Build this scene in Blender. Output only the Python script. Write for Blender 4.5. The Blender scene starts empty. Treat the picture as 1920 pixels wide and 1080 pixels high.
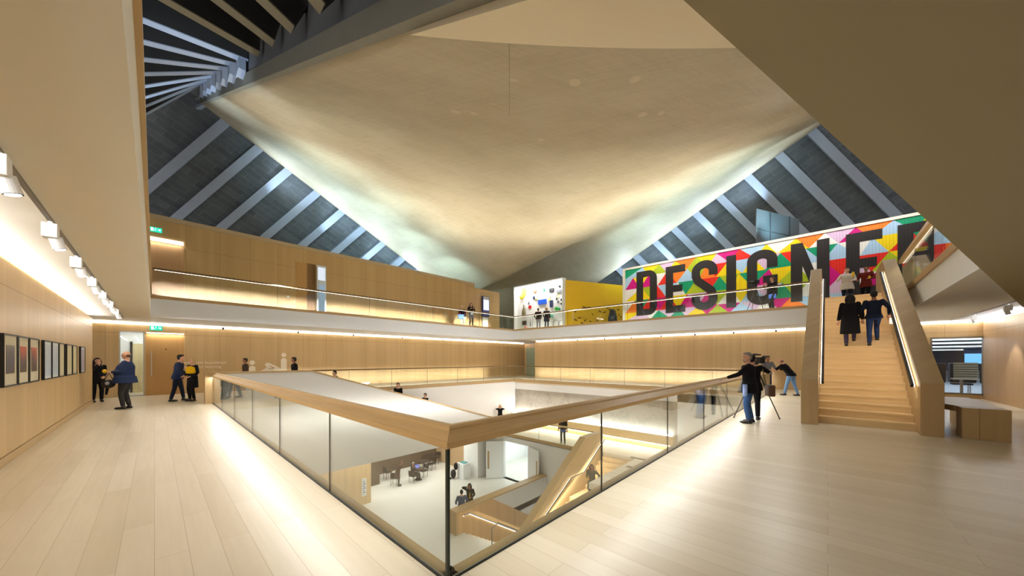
import bpy, bmesh, math, random
from math import sin, cos, pi, sqrt, radians
from mathutils import Vector, Matrix
random.seed(7)
SC = bpy.context.scene
COL = SC.collection
WORLD_ORG = {}

# ------------------------------------------------------------------ materials
MATS = {}
def srgb(r, g, b):
    f = lambda c: (c/255/12.92) if c/255 <= .04045 else ((c/255+.055)/1.055)**2.4
    return (f(r), f(g), f(b), 1)

class NT:
    def __init__(s, name):
        s.m = bpy.data.materials.new(name); s.m.use_nodes = True
        s.t = s.m.node_tree; s.t.nodes.clear()
        s.out = s.n('ShaderNodeOutputMaterial')
    def n(s, typ, **k):
        nd = s.t.nodes.new(typ)
        for a, v in k.items(): setattr(nd, a, v)
        return nd
    def l(s, a, b): s.t.links.new(a, b)
    def val(s, sock, v):
        if hasattr(v, 'node'): s.l(v, sock)
        else: sock.default_value = v
    def math(s, op, a, b=0.0, c=None):
        nd = s.n('ShaderNodeMath', operation=op)
        s.val(nd.inputs[0], a); s.val(nd.inputs[1], b)
        if c is not None: s.val(nd.inputs[2], c)
        return nd.outputs[0]
    def mix(s, fac, a, b):
        nd = s.n('ShaderNodeMix', data_type='RGBA')
        s.val(nd.inputs[0], fac); s.val(nd.inputs[6], a); s.val(nd.inputs[7], b)
        return nd.outputs[2]
    def ramp(s, fac, stops):
        nd = s.n('ShaderNodeValToRGB'); e = nd.color_ramp.elements
        while len(e) < len(stops): e.new(.5)
        for k, (p, c) in enumerate(stops): e[k].position = p; e[k].color = c
        s.l(fac, nd.inputs[0]); return nd.outputs[0]
    def noise(s, vec, scale, detail=3, rough=.5):
        nd = s.n('ShaderNodeTexNoise'); nd.inputs['Scale'].default_value = scale
        nd.inputs['Detail'].default_value = detail; nd.inputs['Roughness'].default_value = rough
        if vec is not None: s.l(vec, nd.inputs['Vector'])
        return nd.outputs[0]
    def pos(s):
        g = s.n('ShaderNodeNewGeometry'); sp = s.n('ShaderNodeSeparateXYZ'); s.l(g.outputs['Position'], sp.inputs[0])
        return g.outputs['Position'], sp.outputs[0], sp.outputs[1], sp.outputs[2]
    def xyz(s, x, y, z):
        nd = s.n('ShaderNodeCombineXYZ')
        for k, v in enumerate((x, y, z)): s.val(nd.inputs[k], v)
        return nd.outputs[0]
    def bsdf(s, col, rough=.5, metal=0, spec=.5, bump=None, bstr=.2, bdist=.02):
        b = s.n('ShaderNodeBsdfPrincipled')
        s.val(b.inputs['Base Color'], col); s.val(b.inputs['Roughness'], rough)
        b.inputs['Metallic'].default_value = metal; b.inputs['Specular IOR Level'].default_value = spec
        if bump is not None:
            bp = s.n('ShaderNodeBump'); bp.inputs['Strength'].default_value = bstr; bp.inputs['Distance'].default_value = bdist
            s.l(bump, bp.inputs['Height']); s.l(bp.outputs[0], b.inputs['Normal'])
        s.l(b.outputs[0], s.out.inputs[0]); return b

def plain(name, rgb, rough=.5, metal=0, spec=.5, var=.06, scale=6):
    if name in MATS: return MATS[name]
    t = NT(name); p, x, y, z = t.pos()
    c = srgb(*rgb); n = t.noise(p, scale)
    lo = tuple(v*(1-var) for v in c[:3])+(1,); hi = tuple(min(1, v*(1+var)) for v in c[:3])+(1,)
    t.bsdf(t.mix(n, lo, hi), rough, metal, spec)
    MATS[name] = t.m; return t.m

def emit(name, rgb, st):
    if name in MATS: return MATS[name]
    t = NT(name); e = t.n('ShaderNodeEmission'); e.inputs[0].default_value = srgb(*rgb) if max(rgb) > 1.5 else (*rgb, 1)
    e.inputs[1].default_value = st; t.l(e.outputs[0], t.out.inputs[0]); MATS[name] = t.m; return t.m

def m_oak_wall(name, rgb, seam=1.2, hseam=None):
    t = NT(name); p, x, y, z = t.pos()
    u = t.math('ADD', x, y)
    strip = t.math('FLOOR', t.math('DIVIDE', u, .2))
    wn = t.n('ShaderNodeTexWhiteNoise', noise_dimensions='1D'); t.l(strip, wn.inputs['W'])
    grain = t.noise(t.xyz(t.math('MULTIPLY', u, 34), t.math('MULTIPLY', strip, 3.7), t.math('MULTIPLY', z, 1.1)), 1.0, 4, .6)
    big = t.noise(t.xyz(t.math('MULTIPLY', u, 1.3), 0.0, t.math('MULTIPLY', z, .25)), 1.0, 2)
    f = t.math('ADD', t.math('MULTIPLY', wn.outputs[0], .35), t.math('ADD', t.math('MULTIPLY', grain, .45), t.math('MULTIPLY', big, .3)))
    c = srgb(*rgb); lo = (c[0]*.84, c[1]*.80, c[2]*.74, 1); hi = (min(1, c[0]*1.14), min(1, c[1]*1.14), min(1, c[2]*1.15), 1)
    col = t.mix(f, lo, hi)
    fr = t.math('FRACT', t.math('DIVIDE', u, seam))
    sm = t.math('LESS_THAN', fr, .012/seam)
    if hseam is not None:
        hs = t.math('LESS_THAN', t.math('ABSOLUTE', t.math('SUBTRACT', z, hseam)), .008)
        sm = t.math('MAXIMUM', sm, hs)
    col = t.mix(t.math('MULTIPLY', sm, .55), col, (c[0]*.3, c[1]*.25, c[2]*.2, 1))
    t.bsdf(col, .42, 0, .35); MATS[name] = t.m; return t.m

def m_oak_plain(name, rgb, ax='Y', rough=.4):
    t = NT(name); p, x, y, z = t.pos()
    k = {'X': (1.2, 26, 26), 'Y': (26, 1.2, 26), 'Z': (26, 26, 1.2)}[ax]
    g = t.noise(t.xyz(t.math('MULTIPLY', x, k[0]), t.math('MULTIPLY', y, k[1]), t.math('MULTIPLY', z, k[2])), 1.0, 4, .6)
    c = srgb(*rgb)
    col = t.mix(g, (c[0]*.78, c[1]*.75, c[2]*.7, 1), (min(1, c[0]*1.2), min(1, c[1]*1.2), min(1, c[2]*1.2), 1))
    t.bsdf(col, rough, 0, .4); MATS[name] = t.m; return t.m

def m_floor(name, c1, c2):
    t = NT(name); p, x, y, z = t.pos()
    br = t.n('ShaderNodeTexBrick'); br.offset = .37; br.offset_frequency = 2; br.squash = 1
    t.l(t.xyz(y, x, 0.0), br.inputs['Vector'])
    br.inputs['Color1'].default_value = srgb(*c1); br.inputs['Color2'].default_value = srgb(*c2)
    c = srgb(*c1); br.inputs['Mortar'].default_value = (c[0]*.6, c[1]*.55, c[2]*.5, 1)
    br.inputs['Scale'].default_value = 1; br.inputs['Mortar Size'].default_value = .0022; br.inputs['Bias'].default_value = 0
    br.inputs['Brick Width'].default_value = 2.4; br.inputs['Row Height'].default_value = .2
    g = t.noise(t.xyz(t.math('MULTIPLY', x, 22), t.math('MULTIPLY', y, 1.1), 0.0), 1.0, 5, .62)
    col = t.mix(t.math('MULTIPLY', g, .5), br.outputs[0], (c[0]*.72, c[1]*.66, c[2]*.56, 1))
    rg = t.math('ADD', t.math('MULTIPLY', g, .16), .25)
    t.bsdf(col, rg, 0, .45); MATS[name] = t.m; return t.m

def m_shell():
    t = NT('shell_concrete'); p, x, y, z = t.pos()
    # board-marked concrete: fine lines along one ruling, blotches, joints and pale repair patches
    lines = t.noise(t.xyz(t.math('MULTIPLY', x, 9), t.math('MULTIPLY', y, .5), 0.0), 1.0, 4, .7)
    lines2 = t.noise(t.xyz(t.math('MULTIPLY', x, .5), t.math('MULTIPLY', y, 9), 3.0), 1.0, 4, .7)
    blot = t.noise(p, .55, 5, .6)
    fine = t.noise(p, 16, 3, .6)
    f = t.math('ADD', t.math('MULTIPLY', t.math('MULTIPLY', lines, lines2), .6), t.math('ADD', t.math('MULTIPLY', blot, .42), t.math('MULTIPLY', fine, .2)))
    col = t.ramp(f, [(.22, srgb(164, 150, 122)), (.5, srgb(190, 177, 150)), (.8, srgb(206, 196, 172))])
    def dist(px, py, sx, sy, ang):
        dx = t.math('SUBTRACT', x, px); dy = t.math('SUBTRACT', y, py)
        a = t.math('ADD', t.math('MULTIPLY', dx, cos(ang)), t.math('MULTIPLY', dy, sin(ang)))
        b = t.math('SUBTRACT', t.math('MULTIPLY', dy, cos(ang)), t.math('MULTIPLY', dx, sin(ang)))
        return t.math('SQRT', t.math('ADD', t.math('POWER', t.math('ABSOLUTE', t.math('DIVIDE', a, sx)), 2.0), t.math('POWER', t.math('ABSOLUTE', t.math('DIVIDE', b, sy)), 2.0)))
    msk = None
    for q in PATCHES:
        d = t.math('ADD', dist(*q), t.math('MULTIPLY', fine, .9))
        m = t.math('LESS_THAN', d, 1.2)
        msk = m if msk is None else t.math('MAXIMUM', msk, m)
    col = t.mix(t.math('MULTIPLY', msk, .5), col, srgb(222, 206, 178))
    s = t.math('SUBTRACT', t.math('MULTIPLY', x, .955), y)
    j1 = t.math('MULTIPLY', t.math('LESS_THAN', t.math('ABSOLUTE', s), .012), t.math('LESS_THAN', x, 6.2))
    j3 = t.math('LESS_THAN', t.math('ABSOLUTE', t.math('SUBTRACT', t.math('ADD', x, y), 25.1)), .016)
    j = t.math('MAXIMUM', j1, j3)
    col = t.mix(t.math('MULTIPLY', j, .35), col, srgb(90, 76, 56))
    t.bsdf(col, .62, 0, .3)
    MATS['shell'] = t.m; return t.m

def m_planks():
    t = NT('roof_planks'); uv = t.n('ShaderNodeUVMap'); uv.uv_map = 'UVMap'
    br = t.n('ShaderNodeTexBrick'); br.offset = .5
    t.l(uv.outputs[0], br.inputs['Vector'])
    br.inputs['Color1'].default_value = srgb(138, 143, 147); br.inputs['Color2'].default_value = srgb(114, 119, 123)
    br.inputs['Mortar'].default_value = srgb(168, 170, 170); br.inputs['Scale'].default_value = 1
    br.inputs['Mortar Size'].default_value = .013; br.inputs['Brick Width'].default_value = 1.35; br.inputs['Row Height'].default_value = .42
    p, x, y, z = t.pos()
    sp = t.n('ShaderNodeSeparateXYZ'); t.l(uv.outputs[0], sp.inputs[0])
    n = t.noise(t.xyz(t.math('MULTIPLY', sp.outputs[0], 4), t.math('MULTIPLY', sp.outputs[1], 14), 0.0), 1.0, 4, .7)
    n2 = t.noise(p, 1.6, 3)
    col = t.mix(t.math('MULTIPLY', t.math('ADD', n, n2), .42), srgb(78, 83, 87), br.outputs[0])
    t.bsdf(col, .8, 0, .2); MATS['planks'] = t.m; return t.m

def m_glass(name='clear_glass', tint=(.93, .96, .95), rough=.0):
    if name in MATS: return MATS[name]
    t = NT(name)
    tr = t.n('ShaderNodeBsdfTransparent'); tr.inputs[0].default_value = (*tint, 1)
    gl = t.n('ShaderNodeBsdfGlossy'); gl.inputs['Roughness'].default_value = rough; gl.inputs[0].default_value = (1, 1, 1, 1)
    g = t.n('ShaderNodeNewGeometry'); dp = t.n('ShaderNodeVectorMath', operation='DOT_PRODUCT'); t.l(g.outputs['Normal'], dp.inputs[0]); t.l(g.outputs['Incoming'], dp.inputs[1])
    c1 = t.math('SUBTRACT', 1.0, t.math('ABSOLUTE', dp.outputs['Value'])); fr = t.math('ADD', t.math('MULTIPLY', t.math('POWER', c1, 5.0), .95), .04)
    mx = t.n('ShaderNodeMixShader'); t.l(fr, mx.inputs[0]); t.l(tr.outputs[0], mx.inputs[1]); t.l(gl.outputs[0], mx.inputs[2])
    t.l(mx.outputs[0], t.out.inputs[0]); MATS[name] = t.m; return t.m

def m_stone(name, a, b, scale=2.5, rough=.45, vein=True):
    t = NT(name); p, x, y, z = t.pos()
    n = t.noise(p, scale, 6, .65); n2 = t.noise(p, scale*5, 4, .7)
    col = t.mix(t.math('ADD', t.math('MULTIPLY', n, .6), t.math('MULTIPLY', n2, .4)), srgb(*a), srgb(*b))
    if vein:
        v = t.math('LESS_THAN', t.math('ABSOLUTE', t.math('SUBTRACT', n, .5)), .018)
        c = srgb(*a); col = t.mix(t.math('MULTIPLY', v, .4), col, (c[0]*.5, c[1]*.5, c[2]*.5, 1))
    t.bsdf(col, rough, 0, .4); MATS[name] = t.m; return t.m

# ------------------------------------------------------------------ mesh builder
class MB:
    def __init__(s): s.v = []; s.f = []; s.uv = []; s.smooth = False
    def add(s, vs, fs, uvs=None):
        b = len(s.v); s.v += [tuple(q) for q in vs]
        for k, f in enumerate(fs):
            s.f.append(tuple(b+i for i in f)); s.uv.append(uvs[k] if uvs else None)
        return s
    def box(s, x0, x1, y0, y1, z0, z1):
        vs = [(x, y, z) for z in (z0, z1) for y in (y0, y1) for x in (x0, x1)]
        return s.add(vs, [(0, 2, 3, 1), (4, 5, 7, 6), (0, 1, 5, 4), (2, 6, 7, 3), (0, 4, 6, 2), (1, 3, 7, 5)])
    def obox(s, c, ax, ay, az):   # oriented box: centre and three half-axis vectors
        c = Vector(c); ax = Vector(ax); ay = Vector(ay); az = Vector(az)
        vs = [c+i*ax+j*ay+k*az for k in (-1, 1) for j in (-1, 1) for i in (-1, 1)]
        return s.add(vs, [(0, 2, 3, 1), (4, 5, 7, 6), (0, 1, 5, 4), (2, 6, 7, 3), (0, 4, 6, 2), (1, 3, 7, 5)])
    def beam(s, a, b, w, h, up=(0, 0, 1)):
        a = Vector(a); b = Vector(b); d = (b-a).normalized(); sd = d.cross(Vector(up)).normalized(); u2 = sd.cross(d)
        return s.obox((a+b)/2, (b-a)/2, sd*w/2, u2*h/2)
    def prism(s, poly, ax, a0, a1):  # polygon in the two other axes, extruded along ax
        def P(q, a):
            return {'X': (a, q[0], q[1]), 'Y': (q[0], a, q[1]), 'Z': (q[0], q[1], a)}[ax]
        n = len(poly); vs = [P(q, a0) for q in poly]+[P(q, a1) for q in poly]
        fs = [tuple(range(n))[::-1], tuple(range(n, 2*n))]+[(i, (i+1) % n, n+(i+1) % n, n+i) for i in range(n)]
        return s.add(vs, fs)
    def loft(s, rings, caps=True):
        n = len(rings[0]); b = []
        vs = [q for r in rings for q in r]; fs = []
        for k in range(len(rings)-1):
            for i in range(n): fs.append((k*n+i, k*n+(i+1) % n, (k+1)*n+(i+1) % n, (k+1)*n+i))
        if caps: fs.append(tuple(range(n))[::-1]); fs.append(tuple((len(rings)-1)*n+i for i in range(n)))
        return s.add(vs, fs)
    def tube(s, pts, r, n=8, caps=True):
        pts = [Vector(p) for p in pts]; rs = r if isinstance(r, (list, tuple)) else [r]*len(pts)
        rings = []; ref = None
        for k, p in enumerate(pts):
            d = (pts[min(k+1, len(pts)-1)]-pts[max(k-1, 0)]).normalized()
            if ref is None: ref = Vector((0, 0, 1)) if abs(d.z) < .9 else Vector((1, 0, 0))
            sd = d.cross(ref).normalized(); up = sd.cross(d).normalized(); ref = up
            rings.append([p+(sd*cos(2*pi*i/n)+up*sin(2*pi*i/n))*rs[k] for i in range(n)])
        return s.loft(rings, caps)
    def ell(s, c, rx, ry, rz, rot=None, nu=12, nv=8):
        c = Vector(c); M = rot or Matrix.Identity(3); vs = []; fs = []
        for j in range(1, nv):
            th = pi*j/nv
            for i in range(nu):
                ph = 2*pi*i/nu; vs.append(c+M @ Vector((rx*sin(th)*cos(ph), ry*sin(th)*sin(ph), rz*cos(th))))
        top = len(vs); vs.append(c+M @ Vector((0, 0, rz))); bot = len(vs); vs.append(c+M @ Vector((0, 0, -rz)))
        for j in range(nv-2):
            for i in range(nu): fs.append((j*nu+i, (j+1)*nu+i, (j+1)*nu+(i+1) % nu, j*nu+(i+1) % nu))
        for i in range(nu):
            fs.append((top, i, (i+1) % nu)); fs.append((bot, (nv-2)*nu+(i+1) % nu, (nv-2)*nu+i))
        return s.add(vs, fs)
    def disc(s, c, r, ax, t, n=24):
        poly = [(cos(2*pi*i/n)*r, sin(2*pi*i/n)*r) for i in range(n)]
        o = {'X': (c[1], c[2]), 'Y': (c[0], c[2]), 'Z': (c[0], c[1])}[ax]; a = {'X': c[0], 'Y': c[1], 'Z': c[2]}[ax]
        return s.prism([(q[0]+o[0], q[1]+o[1]) for q in poly], ax, a, a+t)
    def mesh(s, org=(0, 0, 0)):
        me = bpy.data.meshes.new('m'); me.from_pydata([(v[0]-org[0], v[1]-org[1], v[2]-org[2]) for v in s.v], [], s.f)
        if any(s.uv):
            ul = me.uv_layers.new(name='UVMap'); li = 0
            for k, f in enumerate(s.f):
                for i in range(len(f)):
                    if s.uv[k]: ul.data[li].uv = s.uv[k][i]
                    li += 1
        bm = bmesh.new(); bm.from_mesh(me); bmesh.ops.recalc_face_normals(bm, faces=bm.faces); bm.to_mesh(me); bm.free()
        return me
    def build(s, name, mat, parent=None, org=None, bevel=0, smooth=False):
        if org is None: org = WORLD_ORG[parent] if parent else (0, 0, 0)
        me = s.mesh(org); o = bpy.data.objects.new(name, me); COL.objects.link(o)
        if parent:
            o.parent = parent; po = WORLD_ORG[parent]; o.location = tuple(org[i]-po[i] for i in range(3))
        else: o.location = org
        WORLD_ORG[o] = tuple(org)
        if isinstance(mat, (list, tuple)):
            for m in mat: me.materials.append(m)
        else: me.materials.append(mat)
        if smooth:
            for p in me.polygons: p.use_smooth = True
        if bevel:
            bv = o.modifiers.new('bevel', 'BEVEL'); bv.width = bevel; bv.segments = 2; bv.limit_method = 'ANGLE'; bv.angle_limit = radians(50)
        return o

def tag(o, label, cat, group=None, kind=None):
    o['label'] = label; o['category'] = cat
    if group: o['group'] = group
    if kind: o['kind'] = kind
    return o
def thing(name, label, cat, loc, group=None):
    o = bpy.data.objects.new(name, None); COL.objects.link(o); o.location = loc; o.empty_display_size = .1
    WORLD_ORG[o] = tuple(loc); return tag(o, label, cat, group)
def struct(name, mb, mat, parent=None, **k):
    o = mb.build(name, mat, parent, **k)
    if not parent: o['kind'] = 'structure'
    return o
def copy_tree(o, loc):
    c = o.copy(); COL.objects.link(c); c.location = loc; WORLD_ORG[c] = tuple(loc)
    def rec(src, dst):
        for ch in list(src.children):
            d = ch.copy(); COL.objects.link(d); d.parent = dst; d.matrix_parent_inverse = ch.matrix_parent_inverse.copy(); rec(ch, d)
    rec(o, c); return c

def area(name, loc, direction, sx, sy, watts, col=(1, .86, .68), spread=None, xdir=None):
    ld = bpy.data.lights.new(name, 'AREA'); ld.shape = 'RECTANGLE'; ld.size = sx; ld.size_y = sy; ld.energy = watts; ld.color = col
    if spread: ld.spread = spread
    o = bpy.data.objects.new(name, ld); COL.objects.link(o); o.location = loc
    z = -Vector(direction).normalized(); x = Vector(xdir or (1, 0, 0)); x = (x-z*x.dot(z)).normalized(); y = z.cross(x)
    o.rotation_euler = Matrix((x, y, z)).transposed().to_euler(); return o
def spot(name, loc, target, watts, ang=60, col=(1, .86, .68), blend=.6, rad=.06):
    ld = bpy.data.lights.new(name, 'SPOT'); ld.energy = watts; ld.color = col; ld.spot_size = radians(ang); ld.spot_blend = blend; ld.shadow_soft_size = rad
    o = bpy.data.objects.new(name, ld); COL.objects.link(o); o.location = loc
    o.rotation_euler = (Vector(target)-Vector(loc)).to_track_quat('-Z', 'Y').to_euler(); return o
ORD = ['first', 'second', 'third', 'fourth', 'fifth', 'sixth', 'seventh', 'eighth', 'ninth', 'tenth', 'eleventh', 'twelfth', 'thirteenth', 'fourteenth', 'fifteenth', 'sixteenth']
# ------------------------------------------------------------------ layout (metres; camera eye at 0,0,1.6; X and Y along the walls)
PATCHES = [(4.95, 3.17, .30, .13, .6), (5.47, 2.34, .26, .11, .6), (8.25, 3.33, .30, .14, .5), (8.51, 2.98, .24, .10, .5), (5.21, 6.84, .22, .14, .3), (8.45, 6.66, .14, .14, 0), (5.5, 6.5, .16, .10, .4), (4.24, 3.95, .10, .10, 0)]
XL, YW, XW, YS = -1.55, 21.8, 22.8, -4.55        # left wall, far wall, right wall, side wall
VX0, VY0, VX1, VY1 = 1.45, 2.0, 20.0, 18.6       # the void at this level
ZS, Z2, ZM, ZG = 3.2, 4.0, -3.5, -6.7            # soffit, upper gallery, mezzanine, ground
TW = 7.85                                        # top of the upper partition walls

OAKF = m_floor('oak_floor', (226, 214, 191), (212, 198, 171))
OAKW = m_oak_wall('oak_wall', (200, 170, 122), 1.2, 2.72)
OAKU = m_oak_wall('oak_wall_upper', (184, 154, 104), 1.2, 6.75)
OAKS = m_oak_wall('oak_wall_side', (188, 158, 120), 2.4, 2.72)
OAKX = m_oak_plain('oak_x', (192, 162, 116), 'X'); OAKY = m_oak_plain('oak_y', (192, 162, 116), 'Y'); OAKZ = m_oak_plain('oak_z', (186, 156, 112), 'Z')
OAKL = m_oak_plain('oak_light', (216, 188, 140), 'Y'); OAKT = m_oak_plain('oak_tread', (224, 194, 144), 'Y')
PLAS = plain('plaster', (222, 219, 213), .85, 0, .15, .025, 2)
PLASW = plain('plaster_white', (236, 234, 230), .8, 0, .15, .02, 2)
PLASF = plain('plaster_fascia', (238, 241, 246), .85, 0, .15, .02, 2)
SOFF = plain('plaster_soffit', (236, 229, 214), .85, 0, .15, .03, 1.2)
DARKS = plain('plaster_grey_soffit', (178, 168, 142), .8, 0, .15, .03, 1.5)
CONC2 = m_stone('concrete_face', (232, 216, 186), (240, 226, 198), 1.6, .8, False)
CONCG = m_stone('concrete_grey', (128, 126, 116), (150, 148, 138), 2, .8, False)
BAND = m_stone('concrete_band', (168, 148, 116), (186, 166, 132), 4, .8, False)
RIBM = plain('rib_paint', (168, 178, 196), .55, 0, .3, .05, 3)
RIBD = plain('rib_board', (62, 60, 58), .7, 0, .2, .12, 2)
RIBW = plain('rib_paint_warm_lit', (150, 142, 122), .6, 0, .3, .08, 3)  # warm light on the near rib undersides put into the paint colour
STEEL = plain('brushed_steel', (200, 198, 192), .3, 1, .5, .04, 20)
DSTEEL = plain('dark_bronze', (66, 58, 46), .4, .8, .5, .05, 10)
BLACK = plain('black_paint', (18, 18, 20), .5, 0, .4, .1, 8)
WHITE = plain('white_paint', (238, 238, 236), .5, 0, .4, .02, 5)
GLASS = m_glass(); SHELL = m_shell(); PLANK = m_planks()
STONEF = m_stone('terrazzo_floor', (226, 222, 210), (206, 204, 194), 1.1, .35, False)
STONEW = m_stone('stone_slab', (196, 184, 164), (150, 142, 130), .55, .5, True)
LED = emit('led_warm', (1.0, .88, .72), 6); LEDC = emit('led_cove', (1.0, .90, .74), 22); LEDS = emit('led_soft', (1.0, .88, .74), 3.6)
LAMP = emit('lamp_face', (.95, .98, 1.0), 18)

# ---- floors
m = MB(); m.box(XL-.3, VX0+.02, VY0+.02, YW+3, -.3, 0); m.box(XL-.3, XW, -7, VY0+.02, -.3, 0)
m.box(VX1-.1, XW+3, VY0+.02, YW+3, -.3, 0); m.box(VX0+.02, VX1-.1, VY1-.1, YW+3, -.3, 0)
m.box(VX0+.02, 4.6, 16.2, VY1-.1, -.3, 0)
struct('floor', m, OAKF)
m = MB(); m.box(-4, 9.75, 0, 27, ZG-.3, ZG); m.box(9.75, 17, -2, 9.0, ZG-.3, ZG); m.box(9.75, 17, 12.75, 27, ZG-.3, ZG); m.box(16.7, 22, 9, 27, ZG-.3, ZG)
o = struct('floor_ground', m, STONEF)
m = MB(); m.box(16.9, 20.05, 1, 9.03, ZM-.25, ZM); m.box(12.3, 16.9, 1, 7.2, ZM-.25, ZM); m.box(16.75, 20.05, 9.03, VY1, ZM-.25, ZM); m.box(15.7, 16.75, 16.2, VY1, ZM-.25, ZM)
struct('floor_mezzanine', m, OAKF)
# nosings of the floor edge round the void
m = MB(); m.box(VX0+.02, VX0+.11, VY0+.02, 16.2, -.22, .002); struct('trim_1', m, OAKY)
m = MB(); m.box(VX0+.02, VX1-.1, VY0+.02, VY0+.11, -.22, .002); struct('trim_2', m, OAKX)
m = MB(); m.box(VX1-.16, VX1-.1, VY0+.11, VY1-.1, -.2, .002); struct('trim_3', m, OAKY)
m = MB(); m.box(4.6, VX1-.1, VY1-.16, VY1-.1, -.2, .002); struct('trim_4', m, OAKX)
m = MB(); m.box(16.69, 16.75, 9.35, VY1, ZM-.2, ZM+.002); struct('trim_5', m, OAKY)

# ---- walls of this level
m = MB(); m.box(XL-.3, XL, -6, 19.55, 0.14, 3.1); struct('wall_left', m, OAKW)
m = MB(); m.box(XL-.29, XL+.012, -6, 19.56, 0, .13); struct('baseboard_left', m, OAKY)
m = MB(); m.box(-4, -1.03, YW, YW+.2, 0, 3.1); m.box(-1.03, .95, YW, YW+.2, 2.8, 3.1); m.box(-.30, -.25, YW, YW+.2, 0, 2.8); m.box(.95, 25.2, YW, YW+.2, 0, 3.1)
struct('wall_far', m, OAKW)
m = MB(); m.box(XW, XW+.2, -3.2, 18.68, 0, 3.1); m.box(XW, XW+.2, -4.66, -3.2, 2.53, 3.1); m.box(XW, XW+.2, -4.66, -3.2, 0, .14)
struct('wall_right', m, OAKW)
m = MB(); m.box(7, XW+.2, YS-.2, YS, 0, 3.1); struct('wall_side', m, OAKS)
m = MB(); m.box(25.0, 25.2, 18.4, YW, 0, 3.1); struct('wall_passage', m, OAKS)
m = MB(); m.box(XW-.012, XW, -3.2, 18.6, 0, .1); struct('baseboard_right', m, OAKY)
# coves: recess above the wall panels, closed at the back
m = MB(); m.box(XL-.5, XL-.3, -6, 19.8, 3.0, 3.6); m.box(-4, 25.4, YW+.2, YW+.4, 3.0, 3.6); m.box(XW+.2, XW+.4, -4.9, 18.8, 3.0, 3.6); m.box(7, XW+.4, YS-.4, YS-.2, 3.0, 3.6)
struct('trim_6', m, PLASW)
# ---- slab of the upper gallery: soffits and fascias
def slab(name, x0, x1, y0, y1, mat=SOFF): 
    m = MB(); m.box(x0, x1, y0, y1, ZS, Z2-.1); return struct(name, m, mat)
slab('ceiling_left', XL-.5, -.10, -3, YW+.4)
slab('ceiling_far', -.10, VX1, VY1, YW+.4, PLASF)
slab('ceiling_right', VX1, XW+.4, -1.95, VY1, PLASF)
slab('ceiling_side', 8.5, XW+.4, YS-.4, -1.95, PLASF)
m = MB(); m.box(VX1, 32, VY1, 30, ZS, Z2-.1); m.box(XW+.4, 32, -6, VY1, ZS, Z2-.1); struct('ceiling_corner', m, PLAS)
m = MB(); m.box(18.2, VX1, -1.95, .5, 3.55, Z2-.02); struct('trim_13', m, PLAS)
m = MB(); m.box(XL-.5, -.1, -3, YW+3, Z2-.1, Z2); m.box(-.1, 32, VY1+.0, 30, Z2-.1, Z2); m.box(VX1, 32, -6, VY1, Z2-.1, Z2); m.box(8.5, VX1, -6, -1.95, Z2-.1, Z2); m.box(18.2, VX1, -1.95, .5, Z2-.02, Z2)
struct('floor_upper', m, OAKF)
m = MB(); m.box(-.1, -.06, -3, VY1, Z2-.02, Z2+.14); struct('trim_7', m, OAKY)
m = MB(); m.box(-.1, VX1, VY1-.03, VY1, Z2-.1, Z2+.02); struct('trim_8', m, OAKX)
m = MB(); m.box(VX1-.03, VX1, .5, VY1-.03, Z2-.1, Z2+.02); struct('trim_9', m, OAKY)
m = MB(); m.box(8.5, 18.3, -1.95, -1.90, Z2-.14, Z2+.03); struct('trim_10', m, OAKX)
# grey stair soffit cutting diagonally overhead, top right
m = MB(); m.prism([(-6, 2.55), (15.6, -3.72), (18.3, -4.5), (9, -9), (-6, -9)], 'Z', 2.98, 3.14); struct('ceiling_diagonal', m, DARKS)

# ---- walls of the upper level
m = MB(); m.box(-1.6, 18.56, YW, YW+.3, Z2, TW); m.box(18.56, 21.55, YW, YW+.3, Z2, TW-.2)
struct('wall_upper_far', m, OAKU)
m = MB(); m.box(-1.6, 18.56, YW-.02, YW+.32, TW, TW+.2); struct('trim_11', m, BAND)
# recessed oak niche with a light slot at the left end
m = MB(); m.box(-.9, .94, YW-.035, YW-.002, Z2, 6.75); struct('wall_niche', m, m_oak_wall('oak_niche', (176, 138, 96), 9))
m = MB(); m.box(-.9, .92, YW-.05, YW-.036, 6.85, 7.02); tag(m.build('light_slot', LEDS), 'thin warm light slot over the oak niche at the upper left', 'light')

# ---- hyperbolic paraboloid shell
SX0, SX1, SY0, SY1 = 2.08, 30.55, .39, 28.6
def zsh(x, y):
    u = (x-SX0)/(SX1-SX0); v = (y-SY0)/(SY1-SY0)
    z = (1-u)*(1-v)*3.94+(1-u)*v*17.59+u*(1-v)*17.27+u*v*3.62
    sm = lambda q: max(0, min(1, q))**2*(3-2*max(0, min(1, q)))
    a = sm((x-22.1)/1.1)*sm((30.5-x)/5.8); b = sm((y-12.3)/5.8)*sm((26.6-y)/2.4)
    return z+1.3*a*b
N = 96; m = MB(); vs = []
for k in (0, .28):
    for j in range(N+1):
        for i in range(N+1):
            x = SX0+(SX1-SX0)*i/N; y = SY0+(SY1-SY0)*j/N; vs.append((x, y, zsh(x, y)+k))
fs = []; W = N+1; B = W*W
for j in range(N):
    for i in range(N):
        a = j*W+i; fs.append((a, a+1, a+W+1, a+W)); fs.append((B+a, B+a+W, B+a+W+1, B+a+1))
for i in range(N):
    fs.append((i, B+i, B+i+1, i+1)); a = N*W+i; fs.append((a, a+1, B+a+1, B+a))
    a = i*W; fs.append((a, a+W, B+a+W, B+a)); a = i*W+N; fs.append((a, B+a, B+a+W, a+W))
m.add(vs, fs); o = m.build('ceiling_shell', SHELL); o['kind'] = 'structure'
for p in o.data.polygons: p.use_smooth = abs(p.normal.z) > .3
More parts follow.
